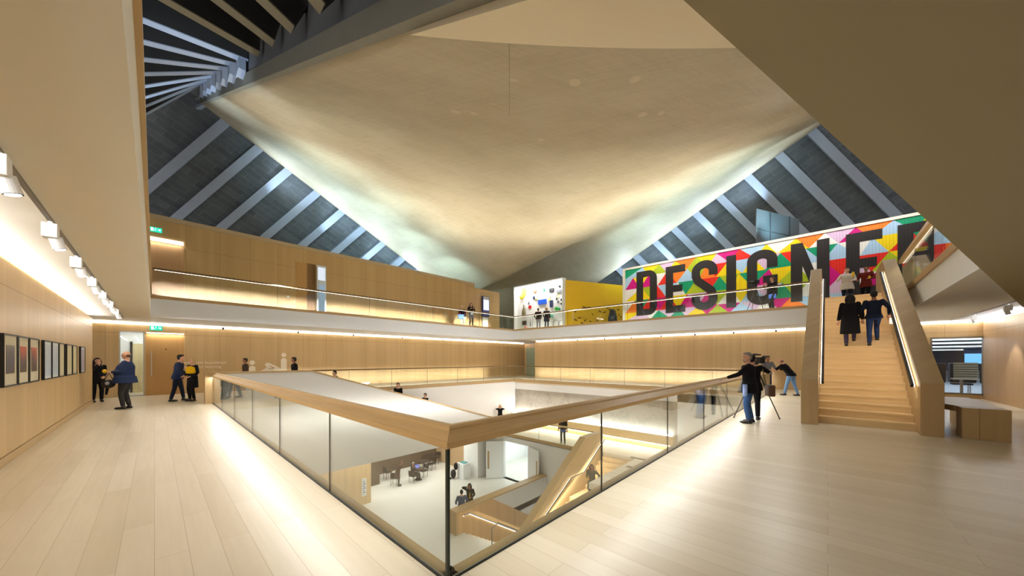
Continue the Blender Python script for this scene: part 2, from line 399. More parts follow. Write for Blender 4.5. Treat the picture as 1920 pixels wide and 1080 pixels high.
# flat pale face of the near abutment
A, Bq = Vector((2.08, 3.61, 5.4)), Vector((4.87, .60, 5.2))
m = MB(); K = 14; rows = []
for k in range(K+1):
    f = k/K; c = A.lerp(Bq, f); c.z = zsh(c.x, max(SY0, c.y))-.05
    e = Vector((2.08+(c.x-2.08)*.12, -.5+(c.y+.5)*.12, 3.62)); rows.append((c, e))
vs = []; 
for c, e in rows: vs += [c, e, c+Vector((0, 0, .2)), e+Vector((0, 0, .5))]
fs = []
for k in range(K):
    a = 4*k; fs += [(a, a+1, a+5, a+4), (a+2, a+6, a+7, a+3), (a, a+4, a+6, a+2), (a+1, a+3, a+7, a+5)]
fs += [(0, 2, 3, 1), (4*K, 4*K+1, 4*K+3, 4*K+2)]
m.add(vs, fs); struct('ceiling_abutment', m, CONC2)
# grey edge beam of the near-left shell edge, upstand above it
m = MB(); e = lambda y: 3.94+13.65*(y-SY0)/(SY1-SY0)
def ystrip(m, x0, x1, za, zb, y0, y1):
    vs = [(x, y, e(y)+z) for y in (y0, y1) for x in (x0, x1) for z in (za, zb)]
    m.add(vs, [(0, 1, 3, 2), (4, 6, 7, 5), (0, 4, 5, 1), (2, 3, 7, 6), (0, 2, 6, 4), (1, 5, 7, 3)])
ystrip(m, 1.95, 2.08, 0.0, .38, .39, 28.6); struct('trim_12', m, CONCG)
m = MB(); ystrip(m, 2.03, 2.2, .38, 1.70, .39, 14.4); struct('wall_upstand', m, plain('grey_upstand', (122, 124, 128), .7, 0, .2, .06, 1.5))

# ---- warped wing roofs with ribs: left wing over the near gallery
def zT(y): return 6.8+.53*(y-5.38)
def zE(y): return 14.08-.62*(y-5.38)
m = MB(); NY = 20; vs = []; fs = []
for j in range(NY+1):
    y = 1.3+28*j/NY
    for i in range(9): f = i/8; vs.append((1.95-12.35*f, y, zT(y)+(zE(y)-zT(y))*f+.8))
for j in range(NY):
    for i in range(8): a = j*9+i; fs.append((a, a+1, a+10, a+9))
m.add(vs, fs); o = struct('ceiling_wing_left', m, plain('wing_board', (66, 62, 52), .8, 0, .2, .15, 1))
for p in o.data.polygons: p.use_smooth = True
ys = [2.6, 4.0, 5.6, 7.4, 9.2, 11.2, 13.3, 15.1, 16.9, 18.7, 20.5, 22.4, 24.2, 26.0]
for k, y in enumerate(ys):
    m = MB(); a = Vector((1.95, y, zT(y)+.36)); b = Vector((-10.4, y, zE(y)+.36)); m.beam(a, b, .2, .78)
    dn_ = (b-a).normalized(); ux_ = dn_.cross(Vector((0, 1, 0))); ux_ = ux_ if ux_.z > 0 else -ux_
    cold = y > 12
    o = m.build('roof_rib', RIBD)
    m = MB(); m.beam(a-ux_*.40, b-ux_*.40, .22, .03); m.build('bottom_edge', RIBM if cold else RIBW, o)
    tag(o, ('pale blue-grey' if cold else 'dim warm-lit')+' fan rib of the roof at the top left, %s counted from the camera' % ORD[k], 'roof rib', 'fan ribs over the left gallery')
    if y > 12.4:
        m = MB(); m.box(1.77, 1.95, y-.09, y+.39, e(y)+.39, zT(y)+.2); q = m.build('clerestory_post', RIBM)
        tag(q, 'upright light-blue clerestory post at the shell corner, %s counted from the camera' % ORD[k-6], 'post', 'clerestory posts at the left shell corner')
m = MB(); m.beam((2.21, 28.6, 18.44), (-.98, 36.4, 17.98), .58, .9); tag(m.build('hip_beam', plain('hip_paint', (138, 142, 140), .6, 0, .2)), 'broad grey hip beam running left from the shell corner', 'beam')
m = MB(); m.beam((2.21, 28.5, 17.7), (-.98, 36.3, 16.9), .2, .2); tag(m.build('hip_trim', RIBM), 'slim pale rail just under the grey hip beam at the left', 'beam')

# ---- far-left and far-right wing roofs: dark planks and pale ribs
def wing(name, E0, E1, d, L, ribs, side, up):
    E0 = Vector(E0); E1 = Vector(E1); d = Vector(d); ev = (E1-E0); el = ev.length; m = MB(); n = 24
    nrm = ev.cross(d).normalized(); nrm = nrm if nrm.z > 0 else -nrm
    for i in range(n):
        a = E0+ev*i/n+nrm*.4; b = E0+ev*(i+1)/n+nrm*.4
        u0 = el*i/n; u1 = el*(i+1)/n; dl = d.length*L
        m.add([a, b, b+d*L, a+d*L], [(0, 1, 2, 3)], [[(u0, 0), (u1, 0), (u1, dl), (u0, dl)]])
    o = struct(name, m, PLANK)
    for k, f in enumerate(ribs):
        a = E0+ev*f; w = ev.normalized(); dn = d.normalized(); wid = (w-dn*w.dot(dn)).normalized()
        mm = MB(); mm.obox(a+d*L/2+nrm*.16, d*L/2, wid*.25, nrm*.22); r = mm.build('roof_rib', RIBM)
        tag(r, 'slanting grey-blue roof rib above the %s, %s from the left' % (up, ORD[k]), 'roof rib', 'slanting ribs on the dark roof, '+side)
zl = lambda x: 17.59-13.97*(x-SX0)/(SX1-SX0)
zr = lambda y: 17.27-13.65*(y-SY0)/(SY1-SY0)
x0, x1 = -2.9, 26.0
wing('ceiling_wing_far', (x0, 28.6, zl(x0)+.13), (x1, 28.6, zl(x1)+.13), (-.6848, .7287, -.85), 10, [(x-x0)/(x1-x0) for x in (3.23, 5.01, 6.75, 8.65, 10.45, 12.17, 13.9, 15.8, 17.55)], 'left', 'upper oak wall')
y0, y1 = -1.95, 24.7
wing('ceiling_wing_right', (30.55, y1, zr(y1)+.13), (30.55, y0, zr(y0)+.13), (.6848, -.7287, -1.0), 10, [(y1-y)/(y1-y0) for y in (14.8, 13.07, 11.27, 9.7, 8.0, 6.3, 4.45, 2.61, .85)], 'right', 'lettered art wall')
# outer wall behind everything upstairs, closing the roof space
m = MB(); m.box(-14, 46, 42, 42.2, Z2, 21); m.box(46, 46.2, -16, 42, Z2, 21); struct('wall_outer', m, plain('dark_wall', (70, 64, 58), .9))
# ------------------------------------------------------------------ balustrades
RAILX = m_oak_plain('oak_rail_x', (226, 192, 138), 'X'); RAILY = m_oak_plain('oak_rail_y', (226, 192, 138), 'Y')
PROF = [(-.022, .955), (-.022, 1.002), (.055, 1.066), (.058, 1.082), (.075, 1.10), (.125, 1.10), (.13, .985), (.03, .955)]
def rail(axis, fixed, s, a0, a1, z, seams, label, cat='railing', mit=(0, 0), prof=PROF, oak=None, base=True, led=LEDS, gh=.975, group=None):
    """balustrade along an axis; fixed = glass plane, s = +1/-1 side of the void, seams = joint positions"""
    P = lambda a, n, zz: (fixed+s*n, a, zz+z) if axis == 'Y' else (a, fixed+s*n, zz+z)
    mid = P((a0+a1)/2, 0, 0); t = thing('balustrade', label, cat, (mid[0], mid[1], z), group)
    m = MB(); r0 = [P(a0+mit[0]*n, n, q) for n, q in prof]; r1 = [P(a1+mit[1]*n, n, q) for n, q in prof]; m.loft([r0, r1])
    m.build('handrail', oak or (RAILY if axis == 'Y' else RAILX), t)
    cuts = [a0]+sorted(seams)+[a1]
    for k in range(len(cuts)-1):
        m = MB(); p = P(cuts[k]+.006, -.006, .0); q = P(cuts[k+1]-.006, .012, gh)
        m.box(min(p[0], q[0]), max(p[0], q[0]), min(p[1], q[1]), max(p[1], q[1]), p[2], q[2]); m.build('glass_panel', GLASS, t)
    for c in seams:
        m = MB(); p = P(c-.006, -.005, .002); q = P(c+.006, .011, gh-.01)
        m.box(min(p[0], q[0]), max(p[0], q[0]), min(p[1], q[1]), max(p[1], q[1]), p[2], q[2]); m.build('joint', DSTEEL, t)
    if base:
        m = MB(); p = P(a0, -.022, -.01); q = P(a1, -.006, .012)
        m.box(min(p[0], q[0]), max(p[0], q[0]), min(p[1], q[1]), max(p[1], q[1]), p[2], q[2]); m.build('base_channel', BLACK, t)
    if led:
        m = MB(); p = P(a0+.05, -.02, prof[0][1]-.012); q = P(a1-.05, -.004, prof[0][1]-.001)
        m.box(min(p[0], q[0]), max(p[0], q[0]), min(p[1], q[1]), max(p[1], q[1]), p[2], q[2]); m.build('light_strip', led, t)
    return t
t = rail('Y', VX0, 1, VY0, 16.3, 0, [4.39, 6.76, 9.09, 11.5, 13.9], 'glass balustrade with thick oak handrail running from the near corner to the left', mit=(1, 0), led=None)
m = MB(); m.box(VX0-.012, VX0+.012, VY0-.012, VY0+.012, 0, .965); m.build('corner_post', plain('corner_edge', (30, 44, 38), .25, 0, .5), t)
m = MB(); m.disc((VX0+.03, VY0-.02, .075), .016, 'Y', .03, 16); m.build('fixing_stud', DSTEEL, t)
rail('X', VY0, 1, VX0, 20.0, 0, [3.72, 6.03, 8.35, 10.7, 13.0, 15.4, 17.7], 'glass balustrade with thick oak handrail running from the near corner to the right', mit=(1, -1), led=None)
OAKSH = plain('oak_shaded_rail', (124, 98, 64), .45, 0, .4, .1, 6)  # back-side shade of the slim rails put into a darker oak colour
SLIM = [(-.03, 1.0), (-.03, 1.06), (.04, 1.07), (.06, 1.03), (.02, 1.0)]
rail('Y', VX1, -1, 2.0, VY1, 0, [4.4, 6.8, 9.2, 11.6, 14.0, 16.4], 'glass balustrade across the far-right side of the void below the oak wall', prof=SLIM, oak=OAKSH, mit=(1, -1), led=None)
rail('X', VY1, -1, 4.7, VX1, 0, [7.1, 9.5, 11.9, 14.3, 16.7], 'glass balustrade across the far-left side of the void below the oak wall', prof=SLIM, oak=OAKSH, mit=(0, -1), led=None)
rail('X', VY1, -1, -.05, VX1, Z2, [3.9, 8.2, 12.3, 16.3], 'upper gallery glass balustrade with lit rail on the far-left side', prof=SLIM, oak=OAKSH, mit=(0, -1), gh=1.02)
rail('Y', VX1, -1, .52, VY1, Z2, [4.6, 9.0, 13.4, 16.6], 'upper gallery glass balustrade with lit rail before the lettered wall', prof=SLIM, oak=OAKSH, mit=(0, -1), gh=1.02)
GP = [(-.02, .98), (-.02, 1.02), (.04, 1.10), (.10, 1.10), (.10, .98)]
rail('X', -1.93, 1, 8.6, 18.1, Z2, [11.0, 13.4, 15.8], 'upper gallery glass balustrade right of the big staircase, under the grey soffit', prof=GP)
MP = [(-.04, 1.02), (-.04, 1.10), (.08, 1.10), (.08, 1.02)]
rail('Y', 16.75, -1, 9.4, 16.1, ZM, [11.4, 13.4], 'mezzanine glass balustrade with slim oak rail over the white doors', prof=MP, base=False)

# ------------------------------------------------------------------ stair down along the far-left side (white parapet with oak cap)
t = thing('descending_staircase', 'staircase going down behind a long white parapet with an oak cap', 'staircase', (9, 17.3, -1.7))
m = MB(); m.prism([(1.5, -.02), (1.5, 1.06), (4.62, 1.06), (15.75, -2.42), (15.75, ZM+.05), (1.5, ZM+.05)], 'Y', 16.22, 16.36); m.build('parapet', PLAS, t)
def cap(m, pts, y0, y1, h):
    for k in range(len(pts)-1):
        (xa, za), (xb, zb) = pts[k], pts[k+1]
        m.add([(xa, y0, za), (xa, y1, za), (xb, y1, zb), (xb, y0, zb), (xa, y0, za+h), (xa, y1, za+h), (xb, y1, zb+h), (xb, y0, zb+h)],
              [(0, 1, 2, 3), (4, 7, 6, 5), (0, 4, 5, 1), (3, 2, 6, 7), (0, 3, 7, 4), (1, 5, 6, 2)])
m = MB(); cap(m, [(1.4, 1.06), (4.62, 1.06), (15.78, -2.42)], 16.18, 16.42, .07); m.build('parapet_cap', OAKX, t)
m = MB(); m.box(1.24, 1.44, 16.22, 16.62, 0, 1.125); m.build('end_post', OAKZ, t)
m = MB(); n = 20
for k in range(n): x = 4.6+k*.555; z = -(k+1)*3.5/n; m.box(x, x+.6, 16.38, 18.40, z-.2, z)
m.build('steps', OAKT, t)
# ---- walls round the void below this floor
m = MB(); m.box(1.5, VX1, 18.42, 18.55, ZM, -.2); struct('wall_void_far', m, PLASW)
m = MB(); m.box(1.3, 1.47, 2.05, 16.2, -.8, -.3); struct('wall_void_left', m, PLASW)
m = MB(); m.box(19.95, 20.1, 1, VY1, -.78, -.2); m.box(19.95, 20.1, -1, 6.1, ZM, -.2); struct('wall_void_right', m, PLASW)
m = MB(); m.box(19.97, 20.1, 6.1, VY1, ZM, -.78); struct('wall_stone', m, STONEW)
m = MB(); m.box(VX0+.02, 20, 2.0, 2.08, -.8, -.22); m.box(1.3, 20, -2, 2.05, -.8, -.3); struct('ceiling_under', m, PLASW)
t = thing('wall_bench', 'long oak bench with glowing strips along the stone wall on the mezzanine', 'bench', (19.7, 12, ZM))
m = MB(); m.box(19.45, 19.96, 6.2, 18.4, -3.18, -2.68); m.build('seat_box', OAKL, t)
m = MB(); m.box(19.60, 19.95, 6.3, 18.3, -2.675, -2.655); m.build('top_light', emit('led_white', (.92, .96, 1.0), 9), t)
m = MB(); m.box(19.5, 19.9, 6.3, 18.3, -3.2, -3.185); m.build('under_light', LEDC, t)
m = MB(); m.box(19.6, 19.96, 6.3, 18.3, ZM, -3.2); m.build('plinth', OAKL, t)
for k, (x, y, a, b) in enumerate(((17.0, 7.0, .12, .5), (15.4, 6.75, .12, .22))):
    m = MB(); m.box(x-a, x+a, y-b, y+b, ZM, ZM+.008); o = m.build('floor_grille', plain('grille', (120, 100, 74), .6), None, org=(x, y, ZM))
    tag(o, ('longer' if k == 0 else 'shorter')+' dark floor grille in the mezzanine oak floor', 'grille')

# ------------------------------------------------------------------ staircase from mezzanine to ground
t = thing('lower_staircase', 'oak staircase with solid side wall going down to the pale ground floor', 'staircase', (13, 7.5, ZG))
m = MB(); m.prism([(16.9, ZM-.25), (16.9, -2.45), (15.1, -2.45), (10.2, -5.65), (10.2, ZG), (11.2, ZG), (13.6, -5.35), (14.8, -5.35)], 'Y', 9.03, 9.33); m.build('side_wall', m_oak_plain('oak_stairwall', (192, 162, 114), 'X'), t)
m = MB(); cap(m, [(10.18, -5.65), (15.1, -2.45), (16.92, -2.45)], 9.0, 9.36, .05); m.build('side_cap', OAKX, t)
for k in range(8):
    m = MB(); x = 16.9-(k+1)*.2625; z = ZM-(k+1)*.1875; x0 = 13.6 if k == 7 else x; m.box(x0, x+.30, 7.25, 9.02, z-.2, z); m.build('landing' if k == 7 else 'step', OAKT, t)
for k in range(8):
    m = MB(); x = 13.6-(k+1)*.34; z = ZM-1.5-(k+1)*.1889; m.box(x, x+.37, 7.25, 9.02, z-.2, z); m.build('step', OAKT, t)
HP = [(16.93, -2.80), (14.77, -4.08), (13.62, -4.08), (11.0, -5.55)]
m = MB(); m.tube([(x, 8.93, z) for x, z in HP], .024, 8); m.build('handrail', DSTEEL, t)
m = MB()
for a, b in zip(HP, HP[1:]): m.beam((a[0], 8.97, a[1]-.035), (b[0], 8.97, b[1]-.035), .04, .012)
m.build('light_strip', LED, t)

# ------------------------------------------------------------------ ground floor
m = MB(); m.box(16.75, 16.95, 9.35, 14.26, ZG, ZM-.2); m.box(16.75, 16.95, 14.26, 16.56, -4.1, ZM-.2); m.box(16.75, 16.95, 16.56, 17.8, ZG, ZM-.2); m.box(15.45, 16.95, 17.8, 19.35, ZG, ZM+.1)
struct('wall_ground_right', m, PLASW)
m = MB(); m.box(15.9, 17.0, 19.35, 26, ZG, ZM); struct('wall_ground_oak', m, OAKS)
m = MB(); m.box(-4, 8.6, 19.3, 19.6, ZG, ZM); struct('wall_ground_left', m, m_oak_wall('oak_wall_pale', (220, 190, 142), 1.2))
m = MB(); m.box(8.4, 17, 23.5, 23.7, ZG, ZM); struct('wall_ground_back', m, plain('bronze_wall', (96, 78, 60), .8, 0, .2, .1, 3))
m = MB(); m.box(8.6, 10.25, 21.7, 23.5, ZG, ZM); struct('wall_ground_display', m, plain('bronze_wall2', (88, 74, 56), .8, 0, .2, .25, 5))
m = MB(); m.box(-4, 17, 16.36, 27, ZM, ZM+.15); m.box(16.95, 22.2, 9, 20, ZM-.35, ZM-.2); struct('ceiling_ground', m, PLASW)
m = MB(); m.box(21.9, 22.1, 9, 20, ZG, ZM-.2); m.box(16.95, 22, 19, 19.2, ZG, ZM-.2); m.box(16.95, 22, 9.2, 9.4, ZG, ZM-.2); struct('wall_white_room', m, WHITE)
m = MB(); m.box(-4, -3.8, 0, 20, ZG, -.3); m.box(-4, 20, -.2, 0, ZG, -.8); struct('wall_ground_near', m, PLASW)
def leaf(name, hx, hy, ex, ey, hs):
    a = Vector((hx, hy, 0)); b = Vector((ex, ey, 0)); d = (b-a).normalized(); nrm = Vector((d.y, -d.x, 0))
    c = (a+b)/2; m = MB(); m.obox((c.x, c.y, (ZG+.02-4.12)/2), (b-a)/2, nrm*.03, (0, 0, (-4.12-ZG-.02)/2))
    o = struct(name, m, WHITE); h = a.lerp(b, hs); mm = MB()
    for sg in (-1, 1): mm.obox((h.x+nrm.x*sg*.035, h.y+nrm.y*sg*.035, -5.4), d*.06, nrm*.012, (0, 0, .62))
    mm.build('door_handle', OAKZ, o); return o
leaf('door_4', 16.72, 16.56, 15.78, 17.3, .87); leaf('door_5', 16.72, 14.26, 16.36, 13.1, .86)
# parapet round the lower stair opening
m = MB(); m.box(9.75, 16.7, 12.75, 13.15, ZG-3.4, -5.66); o = struct('wall_parapet', m, PLAS)
t = thing('parapet_lining', 'oak capped parapet beside the stair opening on the ground floor', 'parapet', (13, 12.8, ZG))
m = MB(); m.box(9.68, 16.7, 12.70, 13.20, -5.66, -5.58); m.build('cap', OAKX, t)
m = MB(); m.box(9.68, 9.76, 12.70, 13.20, ZG, -5.66); m.build('end_panel', OAKZ, t)
m = MB(); m.prism([(9.78, -5.665), (12.05, -5.665), (16.6, -8.53), (16.6, -10), (9.78, -10)], 'Y', 12.72, 12.745); m.build('oak_lining', m_oak_wall('oak_lining', (206, 166, 112), 1.2), t)
m = MB(); m.beam((10.1, 12.66, -5.86), (10.45, 12.66, -5.86), .05, .05); m.beam((10.45, 12.66, -5.86), (15, 12.66, -8.73), .05, .05); m.build('handrail', STEEL, t)
m = MB(); m.beam((10.1, 12.69, -5.9), (10.45, 12.69, -5.9), .03, .02); m.beam((10.45, 12.69, -5.9), (15, 12.69, -8.77), .03, .02); m.build('light_strip', LED, t)
t = thing('basement_steps', 'pale stone steps dropping below the ground floor beside the oak parapet', 'steps', (12, 10.8, ZG))
for k in range(12):
    m = MB(); x = 10.15+k*.29; z = ZG-(k+1)*.18; m.box(x, x+.33, 9.35, 12.7, z-.2, z); m.build('step', STONEF, t)
m = MB(); m.box(9.75, 10.16, 9.35, 12.7, ZG-.3, ZG); struct('floor_landing', m, STONEF)
t = thing('stair_handrail', 'thin grey metal handrail loop at the head of the stone steps', 'handrail', (10.2, 10.7, ZG))
m = MB(); m.tube([(10.1, 10.7, ZG), (10.1, 10.7, -5.85), (10.14, 10.7, -5.76), (10.5, 10.7, -5.70), (12.8, 10.7, -7.15)], .022, 8); m.build('tube', plain('grey_metal', (120, 118, 114), .4, .6), t)
# wall sign
t = thing('wall_sign', 'small white sign panel with blue marks on the pale oak ground-floor wall', 'sign', (8.18, 19.28, -5.7))
m = MB(); m.box(8.06, 8.32, 19.26, 19.3, -6.2, -5.2); m.build('panel', WHITE, t)
m = MB()
for k, w in enumerate((.10, .15, .12, .15, .08, .14)): m.box(8.12, 8.12+w, 19.252, 19.262, -5.42-k*.12, -5.37-k*.12)
m.build('print', plain('sign_blue', (96, 120, 170), .6), t)
# white plinth with a tablet, backpack
t = thing('plinth', 'white display plinth in front of the white pier on the ground floor', 'plinth', (14.85, 18.6, ZG))
m = MB(); m.box(14.55, 15.15, 18.25, 18.95, ZG, ZG+1.05); m.build('block', WHITE, t, bevel=.01)
o = MB().box(14.65, 15.05, 18.35, 18.85, ZG+1.05, ZG+1.09).build('tablet', plain('teal', (70, 150, 150), .4)); tag(o, 'teal tablet lying on the white plinth', 'tablet')

# cafe: tables and chairs
DB = plain('brown_black', (58, 46, 38), .6, 0, .3)
def chair(x, y, r, label):
    t = thing('cafe_chair', label, 'chair', (x, y, ZG), 'dark cafe chairs on the ground floor')
    def L(px, py): return (x+px*cos(r)-py*sin(r), y+px*sin(r)+py*cos(r))
    m = MB(); a = Vector((cos(r), sin(r), 0)); b = Vector((-sin(r), cos(r), 0))
    m.obox((x, y, ZG+.45), a*.22, b*.22, (0, 0, .025)); m.build('seat', DB, t, bevel=.015)
    m = MB(); c = L(0, -.22); m.obox((*c, ZG+.68), a*.22, b*.02, (0, 0, .16)); m.build('backrest', DB, t, bevel=.015)
    for i in (-1, 1):
        for j in (-1, 1):
            m = MB(); p = L(.19*i, .19*j); m.tube([(*p, ZG), (*p, ZG+(.84 if j < 0 else .44))], .014, 6); m.build('leg', DSTEEL, t)
    return t
def table(x, y, label, w=.42):
    t = thing('cafe_table', label, 'table', (x, y, ZG), 'cafe tables on the ground floor')
    MB().disc((x, y, ZG+.72), w, 'Z', .03).build('tabletop', DB, t); MB().tube([(x, y, ZG+.03), (x, y, ZG+.72)], .03, 8).build('pedestal', DSTEEL, t)
    MB().disc((x, y, ZG), .24, 'Z', .025).build('foot', DSTEEL, t); return t
table(12.45, 20.6, 'dark round cafe table holding a blue laptop, nearest to the void'); table(13.7, 21.9, 'dark round cafe table in the middle of the cafe'); table(11.6, 22.0, 'dark round cafe table behind the seated person in brown'); table(14.9, 22.9, 'dark round cafe table farthest back by the bronze wall')
for x, y, r, l in ((11.95, 20.35, -1.2, 'dark cafe chair under the seated person with the pale tie'), (13.05, 20.85, 1.7, 'dark cafe chair right of the laptop table'), (10.9, 20.9, -.8, 'dark cafe chair nearest the pale oak wall'), (13.15, 22.1, -1.5, 'dark cafe chair left of the middle table'), (14.3, 21.7, 1.6, 'dark cafe chair right of the middle table'), (11.1, 22.3, -1.5, 'dark cafe chair left of the table behind the brown figure'), (14.3, 22.6, -2.4, 'dark cafe chair before the farthest table'), (15.5, 22.8, 2.2, 'dark cafe chair right of the farthest table')):
    chair(x, y, r, l)
t = thing('laptop', 'open laptop with a blue screen on the nearest cafe table', 'laptop', (12.45, 20.6, ZG+.75))
MB().box(12.3, 12.6, 20.5, 20.72, ZG+.75, ZG+.765).build('keyboard', BLACK, t); MB().obox((12.46, 20.74, ZG+.87), (.15, 0, 0), (0, .006, 0), (0, .03, .11)).build('screen', emit('blue_screen', (.25, .3, .9), 1.0), t)
# white table in the white room
t = thing('trestle_table', 'glass-topped trestle table standing in the bright white room beyond the doors', 'table', (19.3, 14.9, ZG))
MB().box(18.7, 19.9, 14.2, 16.0, ZG+.72, ZG+.75).build('tabletop', m_glass('table_glass', (.8, .88, .9)), t)
for x in (18.8, 19.8):
    for y in (14.4, 15.8): MB().tube([(x, y, ZG), (x*.5+19.3*.5, y, ZG+.72)], .02, 6).build('leg', STEEL, t)

# ------------------------------------------------------------------ big staircase on the right
t = thing('main_staircase', 'broad oak staircase with solid sloping side walls rising to the lettered wall', 'staircase', (14, -.6, 0))
SX, SLOPE = 11.5, .594
oakpost = m_oak_wall('oak_stair_side', (182, 154, 110), 9)
def sidewall(nm, y0, y1):
    m = MB(); m.prism([(11.05, 0), (11.05, 1.10), (17.85, 5.14), (20.0, 5.14), (20.0, 3.7), (18.3, 3.55), (12.4, 0)], 'Y', y0, y1); return m.build(nm, oakpost, t, bevel=.006)
sidewall('side_wall', .17, .49); sidewall('side_wall', -1.74, -1.42)
for k in range(24):
    z = (k+1)*4.0/24; x = SX+k*.2805
    m = MB(); m.box(x, x+.33, -1.42, .17, z-.16667 if k else 0, z); m.box(x-.022, x, -1.42, .17, z-.035, z); m.build('step', OAKT, t)
m = MB(); m.prism([(11.6, 0), (18.2, 3.85), (18.3, 3.55), (12.2, 0)], 'Y', -1.42, .17); m.build('soffit', PLAS, t)
def hrail(y, s):
    yy = y-s*.075
    a, b = (11.35, 1.02), (17.4, 4.62)
    m = MB(); m.beam((a[0], yy, a[1]), (b[0], yy, b[1]), .05, .07); h = m.build('stair_handrail', DSTEEL, t)
    m = MB(); m.beam((a[0], yy+s*.031, a[1]-.0), (b[0], yy+s*.031, b[1]), .012, .062); m.build('light_strip', LED, h)
    for f in (.05, .3, .55, .8, .98):
        x = a[0]+(b[0]-a[0])*f; z = a[1]+(b[1]-a[1])*f; m = MB(); m.beam((x, yy, z-.03), (x, y, z-.03), .03, .03, (1, 0, 0)); m.build('bracket', STEEL, h)
hrail(.17, 1); hrail(-1.42, -1)

# bench beside the stair
t = thing('oak_bench', 'chunky L-shaped oak bench at the foot of the big staircase, right side', 'bench', (11.8, -2.2, 0))
m = MB(); m.box(11.2, 11.62, -2.56, -1.98, 0, .62); m.build('front_block', oakpost, t, bevel=.006)
m = MB(); m.prism([(11.62, -1.98), (11.62, -2.56), (12.6, -2.6), (14.2, -2.6), (14.2, -1.76), (12.2, -1.76)], 'Z', .50, .62); m.build('seat', OAKL, t)
m = MB(); m.box(12.3, 14.1, -2.5, -2.3, 0, .5); m.build('support', oakpost, t)

# ------------------------------------------------------------------ pictures on the left wall
FR = BLACK; MAT = plain('mount_board', (206, 196, 170), .7); MATW = plain('mount_pale', (214, 222, 228), .6)
def prnt(name, top, mid, low):
    if name in MATS: return MATS[name]
    t = NT(name); p, x, y, z = t.pos(); n = t.noise(p, 3.2, 4)
    f = t.math('ADD', t.math('MULTIPLY', t.math('SUBTRACT', z, 1.25), 1.4), t.math('MULTIPLY', t.math('SUBTRACT', n, .5), .5))
    t.bsdf(t.ramp(f, [(.1, srgb(*low)), (.45, srgb(*mid)), (.8, srgb(*top))]), .3, 0, .5); MATS[name] = t.m; return t.m
PICS = [(8.80, 9.54, 'a', 'black-framed dark print of a blue figure, nearest to the camera on the left wall'), (9.58, 10.26, 'b', 'black-framed print with a red glow, second of the nearest trio on the left wall'), (10.30, 11.02, 'b', 'black-framed print with a red glow, third of the nearest trio on the left wall'),
        (11.45, 12.17, 'c', 'black-framed pale blue picture, first of the middle trio on the left wall'), (12.22, 12.95, 'c', 'black-framed pale blue picture, second of the middle trio on the left wall'), (13.01, 13.66, 'd', 'black-framed cream picture, third of the middle trio on the left wall'),
        (13.99, 14.80, 'd', 'black-framed cream picture, nearer of the pair on the left wall'), (14.89, 15.63, 'd', 'black-framed cream picture, farther of the pair on the left wall'), (16.35, 17.25, 'e', 'single black-framed mauve picture farthest along the left wall')]
PM = {'a': prnt('print_a', (90, 96, 104), (60, 72, 104), (96, 78, 56)), 'b': prnt('print_b', (196, 60, 50), (70, 66, 84), (84, 66, 52)), 'c': plain('print_c', (190, 206, 226), .4, 0, .5, .12, 5), 'd': plain('print_d', (206, 198, 160), .4, 0, .5, .12, 6), 'e': plain('print_e', (176, 168, 186), .4, 0, .5, .1, 4)}
for y0, y1, kd, lab in PICS:
    z0, z1 = 1.18, 1.985; t = thing('picture_frame', lab, 'picture', (XL, (y0+y1)/2, z0), 'framed pictures on the left wall')
    m = MB(); w = .025; x0, x1 = XL+.002, XL+.042
    m.box(x0, x1, y0, y0+w, z0, z1); m.box(x0, x1, y1-w, y1, z0, z1); m.box(x0, x1, y0+w, y1-w, z0, z0+w); m.box(x0, x1, y0+w, y1-w, z1-w, z1); m.build('frame', FR, t)
    MB().box(x0, XL+.03, y0+w, y1-w, z0+w, z1-w).build('mount', MAT if kd in 'abd' else MATW, t)
    a = .15 if kd in 'ab' else .07
    MB().box(XL+.03, XL+.034, y0+a, y1-a, z0+(.2 if kd in 'ab' else .08), z1-(.17 if kd in 'ab' else .08)).build('print', PM[kd], t)

# ------------------------------------------------------------------ track and spotlights
def tracklight(x, y, z, lab, grp, aim=(.25, .1)):
    t = thing('track_spotlight', lab, 'spotlight', (x, y, z), grp)
    MB().box(x-.055, x+.055, y-.07, y+.07, z-.19, z-.03).build('driver_box', WHITE, t, bevel=.005)
    MB().tube([(x, y, z-.03), (x, y, z)], .02, 8).build('stem', WHITE, t)
    a = Vector((x+.03, y+.02, z-.17)); d = Vector((aim[0], aim[1], -1)).normalized(); b = a+d*.13
    h = MB().tube([a, b], .052, 20).build('lamp_head', WHITE, t)
    MB().tube([b-d*.006, b+d*.004], [.05, .052], 20).build('bezel', BLACK, h)
    MB().tube([b+d*.004, b+d*.008], .04, 20).build('lamp_face', LAMP, h)
o = MB().box(-.83, -.795, -2, 19.5, ZS-.032, ZS-.002).build('lighting_track', plain('track_grey', (120, 112, 98), .5)); tag(o, 'thin grey lighting track along the left gallery soffit', 'track')
for k, y in enumerate((4.55, 6.45, 8.3, 10.2, 12.1, 14.0, 16.0)):
    tracklight(-.81, y, ZS-.032, 'white track spotlight on the left soffit, %s from the camera' % ORD[k], 'track spotlights on the left soffit')
o = MB().box(13.2, 22.6, -3.745, -3.71, ZS-.032, ZS-.002).build('lighting_track', MATS['track_grey']); tag(o, 'thin lighting track on the soffit right of the big staircase', 'track')
for k, x in enumerate((16.6, 19.6)):
    tracklight(x, -3.73, ZS-.032, 'white track spotlight right of the big staircase, %s the bright cove corner' % ('nearer the camera than' if k == 0 else 'close to'), 'track spotlights right of the staircase', (.1, -.3))
